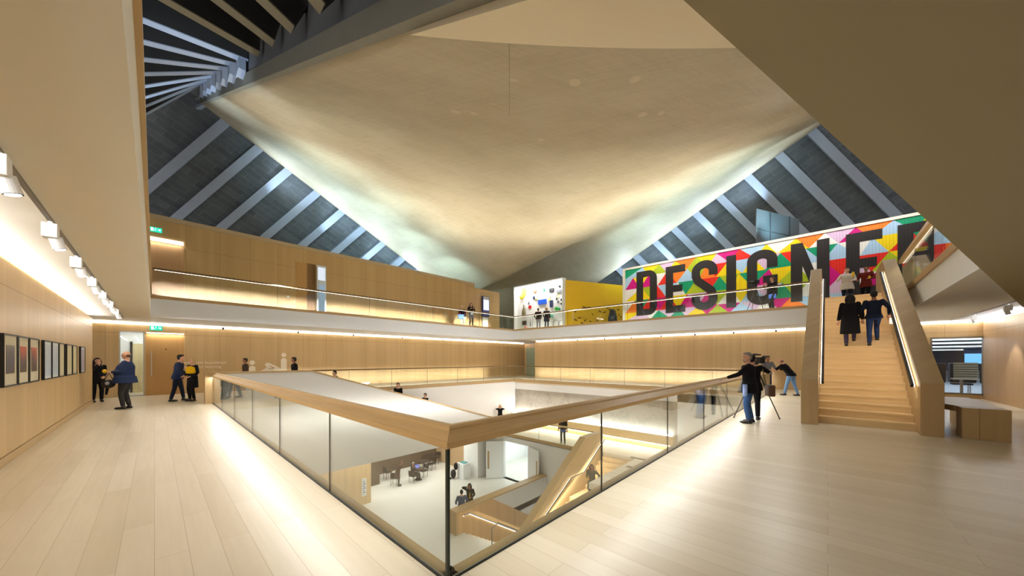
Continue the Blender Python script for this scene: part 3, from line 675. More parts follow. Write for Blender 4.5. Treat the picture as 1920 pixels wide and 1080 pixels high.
# small black spotlights in the coves
def cspot(x, y, lab, grp):
    t = thing('cove_spotlight', lab, 'spotlight', (x, y, ZS), grp)
    MB().tube([(x, y, ZS), (x, y, ZS-.05)], .012, 6).build('stem', BLACK, t); MB().tube([(x, y, ZS-.05), (x, y, ZS-.15)], .05, 10).build('head', BLACK, t)
for k, x in enumerate((2.3, 5.5, 8.5, 11.8, 15.1, 18.3, 21.0)): cspot(x, YW-.25, 'tiny black spotlight under the far-left cove, %s from the left' % ORD[k], 'spotlights in the far-left cove')
for k, y in enumerate((16.5, 14.2, 11.9, 9.9, 7.9, 5.9, 3.9, 2.0)): cspot(XW-.25, y, 'tiny black spotlight under the far-right cove, %s from the left' % ORD[k], 'spotlights in the far-right cove')
# glowing cove strips
o = MB().box(XL-.28, XL-.16, -6, 19.5, 3.05, 3.08).build('cove_light', LEDC); tag(o, 'warm white cove strip above the oak left wall', 'light')
o = MB().box(-1.8, 24.9, YW+.03, YW+.17, 3.102, 3.125).build('cove_light', LEDC); tag(o, 'warm white cove strip above the far-left oak wall', 'light')
o = MB().box(XW+.03, XW+.17, -4.4, 18.5, 3.102, 3.125).build('cove_light', LEDC); tag(o, 'warm white cove strip above the far-right oak wall', 'light')
o = MB().box(8, XW, YS-.17, YS-.03, 3.102, 3.125).build('cove_light', emit('led_cool', (.86, .93, 1.0), 18)); tag(o, 'cool white cove strip above the side wall at the right', 'light')

# ------------------------------------------------------------------ doors, signs, wall graphics
GREENG = m_glass('green_glass', (.72, .82, .76))
m = MB(); m.box(-1.03, -.99, YW+.02, YW+.14, 0, 2.8); m.box(-.34, -.30, YW+.02, YW+.14, 0, 2.8); m.box(-1.03, -.3, YW+.02, YW+.14, 2.76, 2.8); m.box(-1.03, -.3, YW+.02, YW+.14, 0, .05)
o = struct('door_1', m, plain('door_steel', (196, 200, 196), .35, .5)); MB().box(-.99, -.34, YW+.06, YW+.075, .05, 2.76).build('glass_pane', GLASS, o)
m = MB(); m.box(-1.3, 1.2, YW+2.6, YW+2.7, 0, 3); m.box(-1.4, -1.3, YW+.2, YW+2.7, 0, 3); m.box(1.2, 1.3, YW+.2, YW+2.7, 0, 3); m.box(-1.4, 1.3, YW+.4, YW+2.7, 3, 3.1); struct('wall_lobby', m, PLASW)
m = MB(); m.box(-.72, .5, YW+2.56, YW+2.6, 0, 2.35); o = struct('door_2', m, m_oak_wall('oak_door_pale', (214, 196, 150), 3)); MB().box(-.8, -.72, YW+2.54, YW+2.6, 0, 2.45).build('door_frame', DSTEEL, o)
m = MB(); m.box(-.25, .95, YW+.03, YW+.09, 0, 2.74); o = struct('door_3', m, m_oak_wall('oak_door', (188, 148, 92), 5))
MB().tube([(-.09, YW-.05, .85), (-.09, YW-.05, 1.95)], .014, 8).add([], []).build('door_handle', STEEL, o)
MB().tube([(-.09, YW-.05, .9), (-.09, YW+.03, .9)], .01, 6).build('handle_bracket', STEEL, o); MB().tube([(-.09, YW-.05, 1.9), (-.09, YW+.03, 1.9)], .01, 6).build('handle_bracket', STEEL, o)
MB().disc((.36, YW+.02, 2.05), .025, 'Y', .012, 12).build('peephole', BLACK, o)
o = MB().box(-.24, .94, YW+.03, YW+.10, 2.75, 2.785).build('light_slot', LEDS); tag(o, 'warm light slot over the oak door beside the glass door', 'light')
def exitsign(x0, z0, lab, yy):
    t = thing('exit_sign', lab, 'sign', (x0+.19, yy, z0))
    MB().box(x0, x0+.38, yy-.06, yy, z0, z0+.19).build('case', emit('exit_green', (.02, .55, .36), 1.6), t)
    m = MB(); y = yy-.064   # running figure, door and arrow
    m.box(x0+.04, x0+.12, y, y+.006, z0+.03, z0+.16);
    m.disc((x0+.19, y, z0+.145), .018, 'Y', .006, 12); m.beam((x0+.185, y+.003, z0+.125), (x0+.165, y+.003, z0+.08), .006, .026, (0, 1, 0)); m.beam((x0+.165, y+.003, z0+.08), (x0+.2, y+.003, z0+.04), .006, .016, (0, 1, 0)); m.beam((x0+.165, y+.003, z0+.08), (x0+.14, y+.003, z0+.04), .006, .016, (0, 1, 0))
    m.prism([(x0+.25, z0+.085), (x0+.25, z0+.105), (x0+.30, z0+.105), (x0+.30, z0+.14), (x0+.35, z0+.095), (x0+.30, z0+.05), (x0+.30, z0+.085)], 'Y', y, y+.006)
    m.build('pictogram', emit('exit_white', (.8, 1, .95), 2.2), t)
exitsign(-.14, 2.89, 'green emergency exit sign above the oak door on the lower level', YW); exitsign(-.15, 7.26, 'green emergency exit sign high on the upper oak wall', YW)
# white lettering and pictograms on the oak wall
GR = plain('graphic_cream', (240, 228, 204), .7, 0, .2, .01)
def text(body, size, x, y, z, mat, name, lab, cat='lettering', rot=(pi/2, 0, 0), ext=.004):
    cu = bpy.data.curves.new('txt', 'FONT'); cu.body = body; cu.size = size; cu.extrude = ext
    o = bpy.data.objects.new('txt', cu); COL.objects.link(o); dg = bpy.context.evaluated_depsgraph_get(); me = bpy.data.meshes.new_from_object(o.evaluated_get(dg))
    bpy.data.objects.remove(o); r = bpy.data.objects.new(name, me); COL.objects.link(r); me.materials.clear(); me.materials.append(mat); r.rotation_euler = rot; r.location = (x, y, z); WORLD_ORG[r] = (x, y, z)
    if lab: tag(r, lab, cat)
    return r
text('swarovski foundation', .185, .86, YW-.006, 1.38, GR, 'wall_lettering', 'upper line of small cream lettering on the oak wall behind the couple'); text('centre for learning', .185, .86, YW-.006, 1.18, GR, 'wall_lettering', 'lower line of small cream lettering on the oak wall behind the couple')
def pict(x, z, lab):
    t = thing('wall_pictogram', lab, 'wall graphic', (x, YW, 0), 'cream figure pictograms')
    MB().disc((x, YW-.008, z), .115, 'Y', .007, 28).build('head', GR, t)
    p = [(x-.135, .75), (x+.135, .75), (x+.135, z-.3)]+[(x+.135*cos(a), z-.3+.135*sin(a)) for a in [pi*k/10 for k in range(1, 10)]]+[(x-.135, z-.3)]
    MB().prism(p, 'Y', YW-.008, YW-.001).build('torso', GR, t)
pict(4.87, 1.83, 'taller cream dot-headed pictogram on the oak wall'); pict(3.48, 1.42, 'shorter cream dot-headed pictogram on the oak wall, partly behind a passer-by')
t = thing('wall_drawing', 'cream outline drawing of reaching hands between the two pictograms', 'wall graphic', (4.3, YW, .9))
MB().prism([(3.78, .95), (4.0, 1.08), (4.12, 1.2), (4.25, 1.1), (4.72, 1.12), (4.74, .9), (3.78, .9)], 'Y', YW-.008, YW-.001).build('hand', GR, t)
MB().prism([(4.02, 1.32), (4.1, 1.42), (4.2, 1.4), (4.68, 1.14), (4.5, 1.12), (4.16, 1.3), (4.4, 1.08), (4.26, 1.06), (4.04, 1.24)], 'Y', YW-.008, YW-.001).build('fingers', GR, t)
# glazed end of the passage between far and right wall
m = MB(); m.box(24.93, 24.99, 18.5, 18.7, 0, 2.75); m.box(24.93, 24.99, 20.1, 20.3, 0, 2.75); m.box(24.93, 24.99, 21.5, 21.75, 0, 2.75); o = struct('door_6', m, OAKZ)
MB().box(24.94, 24.96, 18.7, 20.1, 0, 2.7).build('glass_pane', plain('green_pane', (140, 150, 128), .15), o); MB().box(24.94, 24.96, 20.3, 21.5, 0, 2.7).build('glass_pane', MATS['green_pane'], o)

# upper gallery: open glazed door, kiosk, wall switch
t = thing('glazed_door', 'bright glazed door leaf standing open in the upper oak wall', 'door', (6.7, YW-.2, Z2))
MB().box(6.44, 6.94, YW-.24, YW-.20, Z2, 7.06).build('frame', plain('door_white', (214, 222, 228), .3, .2), t)
MB().box(6.52, 6.86, YW-.245, YW-.239, Z2+.1, 5.95).build('pane', emit('pane_glow', (.45, .6, .72), .6), t); MB().box(6.50, 6.88, YW-.247, YW-.24, 6.2, 6.95).build('top_panel', emit('pane_white', (.86, .92, 1), .9), t); MB().tube([(6.56, YW-.29, 4.7), (6.56, YW-.29, 6.2)], .014, 8).build('handle', STEEL, t)
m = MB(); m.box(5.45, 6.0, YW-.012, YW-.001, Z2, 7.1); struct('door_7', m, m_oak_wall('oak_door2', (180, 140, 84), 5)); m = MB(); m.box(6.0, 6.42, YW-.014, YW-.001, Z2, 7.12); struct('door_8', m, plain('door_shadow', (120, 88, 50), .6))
t = thing('info_kiosk', 'tall slim information screen with a pale blue display on the upper oak wall', 'screen', (19.7, 21.4, Z2))
MB().box(19.34, 20.08, 21.6, 21.79, 5.3, 7.05).build('case', plain('kiosk_blue', (60, 66, 130), .4), t); MB().box(19.40, 20.02, 21.585, 21.6, 5.85, 6.75).build('display', emit('kiosk_disp', (.74, .8, 1.0), 1.3), t); MB().box(19.40, 20.02, 21.585, 21.6, 6.78, 7.0).build('header', plain('kiosk_head', (190, 190, 192), .5), t)
MB().box(19.4, 20.02, 21.70, 21.79, Z2, 5.25).build('pale_panel', plain('kiosk_pale', (222, 220, 206), .6), t)
o = MB().box(5.02, 5.12, YW-.02, YW, 5.0, 5.12).build('wall_switch', WHITE); tag(o, 'small white wall plate low on the upper oak wall', 'switch')
# ------------------------------------------------------------------ lettered art wall
def m_slat(name, rgb, dark=.55):
    t = NT(name); p, x, y, z = t.pos(); c = srgb(*rgb)
    fr = t.math('FRACT', t.math('DIVIDE', y, .105)); g = t.math('LESS_THAN', fr, .13)
    tri = t.math('ABSOLUTE', t.math('SUBTRACT', fr, .5))
    col = t.mix(t.math('MULTIPLY', g, dark), c, (c[0]*.2, c[1]*.2, c[2]*.2, 1)); t.bsdf(col, .5, 0, .3, bump=tri, bstr=.5, bdist=.03); MATS[name] = t.m; return t.m
PAL = [('yellow', (244, 214, 10), 3), ('lime', (172, 192, 34), 4), ('magenta', (206, 8, 128), 3), ('green', (12, 152, 108), 3), ('orange', (250, 132, 40), 3), ('red', (230, 44, 30), 2), ('sky', (172, 206, 236), 4), ('lilac', (220, 190, 222), 3), ('white', (240, 238, 234), 4)]
AM = [m_slat('art_'+n, c, .32) for n, c, w in PAL]; wts = [w for n, c, w in PAL]
AX, AY0, AY1, AZ0, AZ1 = 22.2, -4.3, 10.15, 4.22, 7.70
rnd = random.Random(11)
m = MB(); idx = []; zr_ = [AZ0, 4.75, 5.55, 6.35, 7.1, AZ1]; last = -1
def pick():
    global last
    while True:
        k = rnd.choices(range(9), wts)[0]
        if k != last: last = k; return k
def tri(a, b, c):
    m.add([(AX, a[0], a[1]), (AX, b[0], b[1]), (AX, c[0], c[1])], [(0, 1, 2)]); idx.append(pick())
for r in range(len(zr_)-1):
    z0, z1 = zr_[r], zr_[r+1]; n = 13; st = (AY1-AY0)/n; off = st*.5 if r % 2 else 0
    pts0 = [AY0]+[min(AY1, max(AY0, AY0+off+st*(k+.5)+rnd.uniform(-.12, .12))) for k in range(n-1)]+[AY1]
    pts1 = [AY0]+[min(AY1, max(AY0, AY0+off+st*(k+1)+rnd.uniform(-.12, .12))) for k in range(n-1)]+[AY1]
    i = j = 0
    while i < len(pts0)-1 or j < len(pts1)-1:
        if j >= len(pts1)-1 or (i < len(pts0)-1 and pts0[i+1] <= pts1[j+1]): tri((pts0[i], z0), (pts0[i+1], z0), (pts1[j], z1)); i += 1
        else: tri((pts0[i], z0), (pts1[j+1], z1), (pts1[j], z1)); j += 1
t = thing('lettered_wall', 'long slatted art wall of bright triangles carrying huge black letters', 'art wall', (AX, 3, Z2))
MB().box(AX+.004, AX+.4, AY0, AY1+.02, Z2, AZ1).build('backing', WHITE, t)
o = m.build('triangle_panel', AM, t)
for p, k in zip(o.data.polygons, idx): p.material_index = k
fm = MB(); fm.box(AX-.06, AX+.42, AY1, AY1+.17, Z2, AZ1+.13); fm.box(AX-.06, AX+.42, AY0, AY1, AZ1, AZ1+.13); fm.build('frame', plain('frame_cream', (226, 222, 208), .6), t)
INK = m_slat('letter_ink', (44, 40, 40), .6)
def letter(nm, polys, y, w):
    lm = MB()
    for k, pl in enumerate(polys): lm.prism([(y-q[0]*w, AZL+q[1]*LH) for q in pl], 'X', AX-.012-.0004*k, AX-.002)
    lm.build(nm, INK, t)
AZL, LH = 4.50, 2.93
def rect(a, b, c, d): return [(a, c), (b, c), (b, d), (a, d)]
def ring(outer, inner): return [[outer[k], outer[k+1], inner[k+1], inner[k]] for k in range(len(outer)-1)]
def arc(cx, cy, rx, ry, a0, a1, n=10): return [(cx+rx*cos(radians(a0+(a1-a0)*k/n)), cy+ry*sin(radians(a0+(a1-a0)*k/n))) for k in range(n+1)]
def stroke(pts, hx, hy):   # constant-width stroke in letter space: hx/hy half widths
    L, R = [], []
    for k, p in enumerate(pts):
        a = pts[max(0, k-1)]; b = pts[min(len(pts)-1, k+1)]; dx, dy = (b[0]-a[0])/hy, (b[1]-a[1])/hx
        # work in metric space where half widths are equal
        ux, uy = (b[0]-a[0])/hx, (b[1]-a[1])/hy; l = sqrt(ux*ux+uy*uy) or 1; nx, ny = -uy/l*hx, ux/l*hy
        L.append((p[0]+nx, p[1]+ny)); R.append((p[0]-nx, p[1]-ny))
    return ring(L, R)
def LD(W):
    sw, sh = .45/W, .14; r = .42
    o_ = [(0, 0), (1-r, 0)]+arc(1-r, .19, r, .19, -90, 0)+arc(1-r, .81, r, .19, 0, 90)+[(0, 1)]
    q = r-.28; i_ = [(sw, sh), (1-r, sh)]+arc(1-r, .19, r-sw, .06, -90, 0)+arc(1-r, .81, r-sw, .06, 0, 90)+[(sw, 1-sh)]
    return ring(o_, i_)+[[(0, 0), (sw, sh), (sw, 1-sh), (0, 1)]]
def LE(W): sw = .45/W; return [rect(0, sw, 0, 1), rect(sw, 1, 0, .15), rect(sw, .86, .44, .585), rect(sw, 1, .85, 1)]
def LS(W):
    hx, hy = .225/W, .078
    p = [(1-hx, .69), (1-hx, .78)]+arc(.5, .78, .5-hx, .22-hy, 0, 180, 14)+[(hx, .70), (.24, .60), (.5, .49), (.76, .38), (1-hx, .28)]+arc(.5, .22, .5-hx, .22-hy, 0, -180, 14)+[(hx, .33)]
    return stroke(p, hx, hy)
def LI(W): return [rect(0, 1, 0, 1)]
def LG(W):
    hx, hy = .225/W, .078
    p = [(1-hx, .66), (1-hx, .80)]+arc(.5, .80, .5-hx, .2-hy, 0, 180, 14)+arc(.5, .2, .5-hx, .2-hy, 180, 360, 14)+[(1-hx, .46)]
    return stroke(p, hx, hy)+[rect(.54, 1, .40, .52)]
def LN(W): s = .45/W; return [rect(0, s, 0, 1), rect(1-s, 1, 0, 1), [(s, 1), (1-s, .40), (1-s, 0), (s, .60)]]
def LR(W):
    sw, sh = .45/W, .14
    o_ = [(sw, 1)]+arc(.62, .83, .38, .17, 90, 0)+arc(.62, .60, .38, .17, 0, -90)+[(sw, .43)]
    i_ = [(sw, 1-sh)]+arc(.62, .83, .38-sw*.95, .03, 90, 0)+arc(.62, .60, .38-sw*.95, .03, 0, -90)+[(sw, .43+sh)]
    return [rect(0, sw, 0, 1)]+ring(o_, i_)+[[(.42, .5), (.75, .5), (1, 0), (.66, 0)]]
for nm, fn, y, w in (('letter', LD, 9.37, 1.34), ('letter', LE, 7.49, 1.15), ('letter', LS, 5.98, 1.36), ('letter', LI, 4.19, .47), ('letter', LG, 3.22, 1.32), ('letter', LN, 1.37, 1.43), ('letter', LE, -.62, 1.15), ('letter', LR, -2.22, 1.25)):
    letter(nm, fn(w), y, w)
# dark glass box standing above the art wall
t = thing('glass_screen', 'grey reflective glass box rising above the lettered wall', 'screen', (23.5, 2.6, AZ1))
u = Vector((.904, -.427, 0)); a = Vector((22.9, 2.9, 0)); nn = Vector((.427, .904, 0))
GB = plain('screen_glass', (58, 68, 72), .12, 0, .6, .03, 1)
for k, (s0, s1) in enumerate(((0, 1.15), (1.2, 2.9), (2.95, 3.84))):
    m = MB(); c = a+u*(s0+s1)/2; m.obox((c.x, c.y, 8.82), u*(s1-s0)/2, nn*.02, (0, 0, 1.15)); m.build('pane', GB, t)
m = MB()
for s in (1.175, 2.925): c = a+u*s; m.obox((c.x, c.y, 8.82), u*.03, nn*.05, (0, 0, 1.16))
c = a+u*1.92; m.obox((c.x, c.y, 8.85), u*1.92, nn*.045, (0, 0, .03)); m.build('frame', plain('screen_frame', (48, 52, 54), .5), t)

# ------------------------------------------------------------------ white object wall and yellow wall
BX, BY0, BY1, BZ0, BZ1 = 22.4, 15.28, 20.36, 4.02, 7.95
t = thing('display_case', 'bright white display wall crowded with small everyday objects', 'display case', (BX, 17.8, Z2))
MB().box(BX, BX+.1, BY0, BY1, Z2, BZ1).build('back_panel', plain('case_white', (244, 244, 244), .5), t)
m = MB(); m.box(BX-.42, BX+.1, BY1, BY1+.07, Z2, BZ1+.1); m.box(BX-.42, BX+.1, BY0-.07, BY0, Z2, BZ1+.1); m.box(BX-.42, BX+.1, BY0, BY1, BZ1, BZ1+.1); m.build('frame', WHITE, t)
m = MB(); m.box(BX-.38, BX-.30, BY0+.05, BY1-.05, BZ1-.03, BZ1-.005); m.build('case_light', emit('case_led', (1, 1, 1), 10), t)
CC = {'yellow': (240, 226, 60), 'pale yellow': (244, 236, 150), 'red': (214, 40, 48), 'orange': (196, 96, 50), 'green': (28, 150, 90), 'bright green': (50, 170, 50), 'black': (30, 30, 34), 'grey': (130, 134, 140), 'navy': (40, 56, 96), 'blue': (30, 90, 214), 'olive': (120, 110, 76), 'pink': (230, 150, 140), 'teal': (110, 200, 180)}
def item(name, col, y, z, w, h, shape, lab):
    x1 = BX-.002; M_ = plain('obj_'+col.replace(' ', '_'), CC[col], .45)
    m = MB(); d = .12
    if shape == 'disc': m.disc((x1-.06, y, z), w, 'X', .06, 22)
    elif shape == 'box': m.box(x1-d, x1, y-w, y+w, z-h, z+h)
    elif shape == 'vase': m.loft([[(x1-.14+rr*cos(2*pi*i/14)*.5, y+rr*sin(2*pi*i/14), z-h+2*h*q) for i in range(14)] for q, rr in ((0, w*.6), (.25, w), (.5, w*.8), (.75, w*.35), (.9, w*.3), (1, w*.45))])
    elif shape == 'ring': m.tube([(x1-.03, y+w*cos(2*pi*i/20), z+w*sin(2*pi*i/20)) for i in range(21)], .02, 6)
    elif shape == 'leaf': m.prism([(y+w*cos(2*pi*i/16)*(1 if i % 2 else .72), z+h*sin(2*pi*i/16)) for i in range(16)], 'X', x1-.06, x1)
    elif shape == 'ball': m.ell((x1-w*.8, y, z), w*.8, w, h, None, 14, 8)
    o = m.build(name, M_, smooth=shape in ('ball', 'vase')); tag(o, lab, 'display object', 'objects on the white display wall')
LST = [('paper_lantern', 'yellow', 290, 330, .3, .4, 'leaf', 'big pale yellow leafy object at the upper left of the white display wall'), ('citrus_toy', 'yellow', 262, 410, .2, .22, 'ball', 'rounded yellow object below the big leafy one at the upper left'),
 ('toy_camera', 'orange', 505, 312, .16, .10, 'box', 'orange-brown box near the top of the white display wall'), ('glass_bottle', 'green', 695, 268, .11, .22, 'vase', 'green bottle near the top centre of the white display wall'), ('portable_radio', 'black', 828, 285, .22, .15, 'box', 'black radio-like box at the upper right of the white display wall'),
 ('round_dish', 'pale yellow', 905, 222, .2, .2, 'disc', 'pale yellow round dish at the upper right of the white display wall'), ('door_knob', 'black', 980, 220, .1, .12, 'ball', 'small black ball in the top right corner of the white display wall'), ('metal_box', 'grey', 965, 305, .22, .12, 'box', 'grey metal box under the small black ball, upper right'),
 ('storage_tin', 'navy', 488, 420, .08, .13, 'box', 'small navy tin left of the blue rectangle'), ('wooden_ball', 'pale yellow', 545, 438, .14, .14, 'ball', 'pale ball just left of the blue rectangle'), ('blue_banner', 'blue', 650, 487, .42, .2, 'box', 'big bright blue rectangle in the middle of the white display wall'), ('paper_globe', 'pale yellow', 780, 442, .15, .15, 'disc', 'pale yellow disc just right of the blue rectangle'),
 ('ink_bottle', 'grey', 820, 405, .07, .1, 'vase', 'tiny grey bottle above the pale disc, right of centre'), ('alarm_clock', 'red', 405, 578, .16, .16, 'disc', 'round red object on the left half of the white display wall'), ('tall_vase', 'olive', 300, 640, .22, .5, 'vase', 'tall olive vase on the left side of the white display wall'), ('plush_toy', 'bright green', 915, 605, .2, .15, 'leaf', 'bright green lumpy object at the right of the white display wall'),
 ('toy_dinosaur', 'green', 975, 608, .12, .12, 'ball', 'green rounded object beside the bright green lumpy one'), ('kettle', 'black', 930, 430, .08, .14, 'vase', 'small black pot right of centre on the white display wall'), ('tape_reel', 'black', 1008, 450, .09, .09, 'disc', 'small black disc near the right edge, upper of two'), ('paint_tube', 'grey', 950, 485, .06, .1, 'box', 'tiny grey block near the right edge of the white display wall'), ('lens_cap', 'black', 1006, 518, .07, .07, 'disc', 'small black disc near the right edge, lower of two'),
 ('red_bar', 'red', 1040, 505, .05, .22, 'box', 'narrow red bar at the right edge of the white display wall'), ('carrying_bag', 'navy', 822, 520, .13, .28, 'box', 'upright navy shape right of the blue rectangle'), ('hooped_toy', 'yellow', 935, 380, .16, .16, 'ring', 'yellow ring at the right of the white display wall'), ('speaker_cube', 'black', 300, 850, .2, .18, 'box', 'black cube at the lower left of the white display wall'), ('pink_shoe', 'pink', 338, 925, .16, .08, 'ball', 'pink rounded object low on the left of the white display wall'),
 ('front_wheel', 'grey', 905, 860, .3, .3, 'ring', 'left wheel ring of the bicycle shape, lower right'), ('rear_wheel', 'grey', 1005, 870, .3, .3, 'ring', 'right wheel ring of the bicycle shape, lower right'), ('desk_lamp', 'grey', 430, 850, .07, .32, 'vase', 'slim grey upright object low on the left half of the display wall'), ('teal_cushion', 'teal', 830, 730, .2, .14, 'ball', 'teal cushion-like object right of the two visitors'), ('grey_figure', 'grey', 400, 500, .1, .2, 'vase', 'small grey figure above the round red object')]
_n2 = sqrt(1+(592/630)**2); _xf, _xr = 1/_n2, (592/630)/_n2
for nm, col, cx_, cy_, w, h, sh, lab in LST:
    # fractions of the case measured on the photograph, turned into board coordinates
    fx = (cx_-160)/(1065-160); top = 265-fx*165; bot = 1010-fx*60; fz = (bot-cy_)/(bot-top)
    fy = fx*1.10/(1+.10*fx) ; y = BY1-(BY1-BY0)*fy; z = BZ0+(BZ1-BZ0)*fz
    item(nm, col, y, z, w, h, sh, lab)
t = thing('yellow_wall', 'saffron yellow exhibition wall set at an angle beside the white display wall', 'wall panel', (23, 15, Z2))
a = Vector((22.36, 15.20, 0)); YL = plain('saffron', (232, 186, 6), .35, 0, .5, .05, 3); c = a+u*3.4-nn*-.1
m = MB(); m.obox((c.x, c.y, (Z2+7.92)/2), u*3.4, nn*.08, (0, 0, (7.92-Z2)/2)); m.build('panel', YL, t)
m = MB(); rnd = random.Random(5)
for k in range(26):
    s = .9+rnd.random()*4.6; z = 4.45+rnd.random()*1.45; c2 = a+u*s+nn*.016+Vector((0, 0, z)); an = rnd.uniform(-.6, .6); l = rnd.uniform(.07, .16)
    dx = u*l*cos(an)+Vector((0, 0, l*sin(an))); dz = -u*.05*sin(an)+Vector((0, 0, .05*cos(an))); m.obox(c2, dx, nn*.004, dz)
m.build('printed_marks', plain('mark_brown', (104, 74, 10), .6), t)
# ------------------------------------------------------------------ window and the room behind it
m = MB(); m.box(XW-.02, XW+.2, -4.66, -4.60, .14, 2.53); m.box(XW-.02, XW+.2, -3.26, -3.20, .14, 2.53); m.box(XW-.02, XW+.2, -4.6, -3.26, 2.46, 2.53); m.box(XW-.02, XW+.2, -4.6, -3.26, .14, .2)
o = struct('window_1', m, plain('window_frame', (120, 108, 88), .4, .2)); MB().box(XW+.05, XW+.065, -4.6, -3.26, .2, 2.46).build('glass_pane', GLASS, o)
m = MB(); m.box(80, 80.2, -20, -.5, 0, 3.1); m.box(XW+.2, 80, -.5, -.4, 0, 3.1); m.box(XW+.2, 80, -20, -19.9, 0, 3.1); struct('wall_backroom', m, plain('blue_wall', (150, 168, 200), .7))
m = MB(); m.box(XW+.2, 80, -20, -.4, 3.0, 3.1); struct('ceiling_backroom', m, plain('backroom_ceiling', (150, 160, 176), .7))
m = MB(); m.box(XW+.2, 80, -20, -.4, -.1, 0); struct('floor_backroom', m, plain('backroom_floor', (150, 152, 156), .6))
for k, x in enumerate((27.5, 32, 39, 50, 68)):
    o = MB().box(x-.3, x+.3, -19, -1.2, 2.72, 2.80).build('strip_lamp', emit('tube', (.85, .93, 1), 3.2)); tag(o, 'white tube lamp in the blue room behind the window, %s from the glass' % ORD[k], 'lamp', 'tube lamps in the blue room')
o = MB().box(45, 45.1, -9.4, -8.1, 1.25, 2.05).build('wall_screen', emit('screen_blue', (.2, .55, .95), 1.3)); tag(o, 'glowing blue wall screen in the room behind the window', 'screen')
o = MB().box(45, 45.13, -9.5, -8.05, 2.05, 2.4).build('screen_hood', plain('deep_blue', (36, 96, 160), .5)); tag(o, 'deep blue panel above the glowing screen', 'panel')
t = thing('folded_table', 'stack of pale slatted folding tables on one leg behind the window', 'table', (23.9, -4.2, 0))
for k in range(7): m = MB(); m.box(23.7+.01*k, 23.76+.01*k, -4.62, -3.98, .78+k*.10, .85+k*.10); m.build('slat', plain('slat_grey', (196, 196, 186), .5), t)
MB().box(23.66, 24.2, -4.64, -3.96, .72, .77).build('tabletop', WHITE, t); MB().box(23.9, 23.98, -4.26, -4.18, .05, .72).build('pedestal', STEEL, t); MB().box(23.7, 24.2, -4.6, -3.95, 0, .05).build('foot', STEEL, t)
def stackchair(x, y, lab):
    t = thing('office_chair', lab, 'chair', (x, y, 0), 'black chairs behind the window')
    MB().box(x-.22, x+.22, y-.36, y+.36, .55, 1.42).build('backrest', plain('chair_black', (34, 34, 40), .6), t, bevel=.03); MB().box(x-.2, x+.3, y-.28, y+.28, .45, .52).build('seat', MATS['chair_black'], t)
    for i in (-.15, .15): MB().tube([(x+i, y-.2, 0), (x+i, y-.2, .46)], .02, 6).build('leg', STEEL, t)
stackchair(24.5, -3.5, 'black chair left of the slatted tables behind the window'); stackchair(24.9, -4.4, 'black chair directly behind the slatted tables'); stackchair(24.5, -5.2, 'black chair right of the slatted tables behind the window')
# bags on the upper gallery by the glass
t = thing('tote_bag', 'black tote bag with tall handles on the upper gallery behind the glass at the right', 'bag', (14.4, -2.2, Z2))
m = MB(); m.loft([[(14.4+w*cos(2*pi*i/16), -2.2+.10*sin(2*pi*i/16), Z2+h) for i in range(16)] for h, w in ((0, .18), (.05, .22), (.25, .23), (.42, .19))]); m.build('body', BLACK, t, smooth=True)
for s in (-.05, .05):
    m = MB(); m.tube([(14.4+.14*cos(a), -2.2+s, Z2+.42+.34*sin(a)) for a in [pi*k/10 for k in range(11)]], .014, 6); m.build('handle', BLACK, t)
t2 = MB(); t2.loft([[(15.6+w*cos(2*pi*i/14)*(1+.1*sin(5*i)), -2.2+.14*sin(2*pi*i/14), Z2+h) for i in range(14)] for h, w in ((0, .36), (.12, .38), (.3, .25), (.42, .08))])
o = t2.build('plastic_bag', m_glass('bag_film', (.62, .62, .58), .25), smooth=True); tag(o, 'crumpled translucent plastic bag beside the black tote on the upper gallery', 'bag')
m = MB(); c = a+u*5.6; m.loft([[(22.1+w*cos(2*pi*i/12)*.6, 11.05+w*sin(2*pi*i/12), Z2+h) for i in range(12)] for h, w in ((0, .3), (.5, .34), (1.0, .22), (1.12, .08))]); o = m.build('black_sack', BLACK, smooth=True); tag(o, 'tall black sack standing at the left end of the lettered wall', 'bag')
# ------------------------------------------------------------------ people
SKIN = plain('skin', (214, 164, 136), .5, 0, .3, .04, 12); SKIN2 = plain('skin_tan', (150, 104, 78), .5, 0, .3, .04, 12)
EYE = plain('eye_dark', (30, 24, 22), .3); LIP = plain('lip', (168, 92, 84), .5)
def cloth(name, rgb): return plain('cloth_'+name, rgb, .85, 0, .15, .14, 14)
BLK = cloth('black', (22, 21, 24)); NAVY = cloth('navy', (38, 50, 84)); DKNAVY = cloth('dark_navy', (26, 32, 50)); CHAR = cloth('charcoal', (52, 50, 52)); JEAN = cloth('jeans', (56, 84, 130)); DJEAN = cloth('dark_jeans', (36, 52, 88)); LJEAN = cloth('light_jeans', (108, 142, 184))
GREY = cloth('grey', (112, 110, 116)); CREAM = cloth('cream', (206, 198, 186)); RUST = cloth('rust', (106, 38, 30)); PLUM = cloth('plum', (66, 58, 82)); BROWN = cloth('brown', (74, 58, 46)); BLUE = cloth('blue', (80, 110, 190)); OLIVE = cloth('olive', (92, 84, 62)); SHOE = plain('shoe_black', (20, 18, 18), .4); WSHOE = plain('shoe_white', (226, 224, 222), .5)
HBLK = plain('hair_black', (28, 22, 20), .6, 0, .3, .2, 30); HBRN = plain('hair_brown', (84, 58, 38), .6, 0, .3, .2, 30); HGREY = plain('hair_grey', (128, 122, 116), .6, 0, .3, .25, 30); HBLD = plain('hair_blonde', (190, 160, 110), .6, 0, .3, .2, 30)

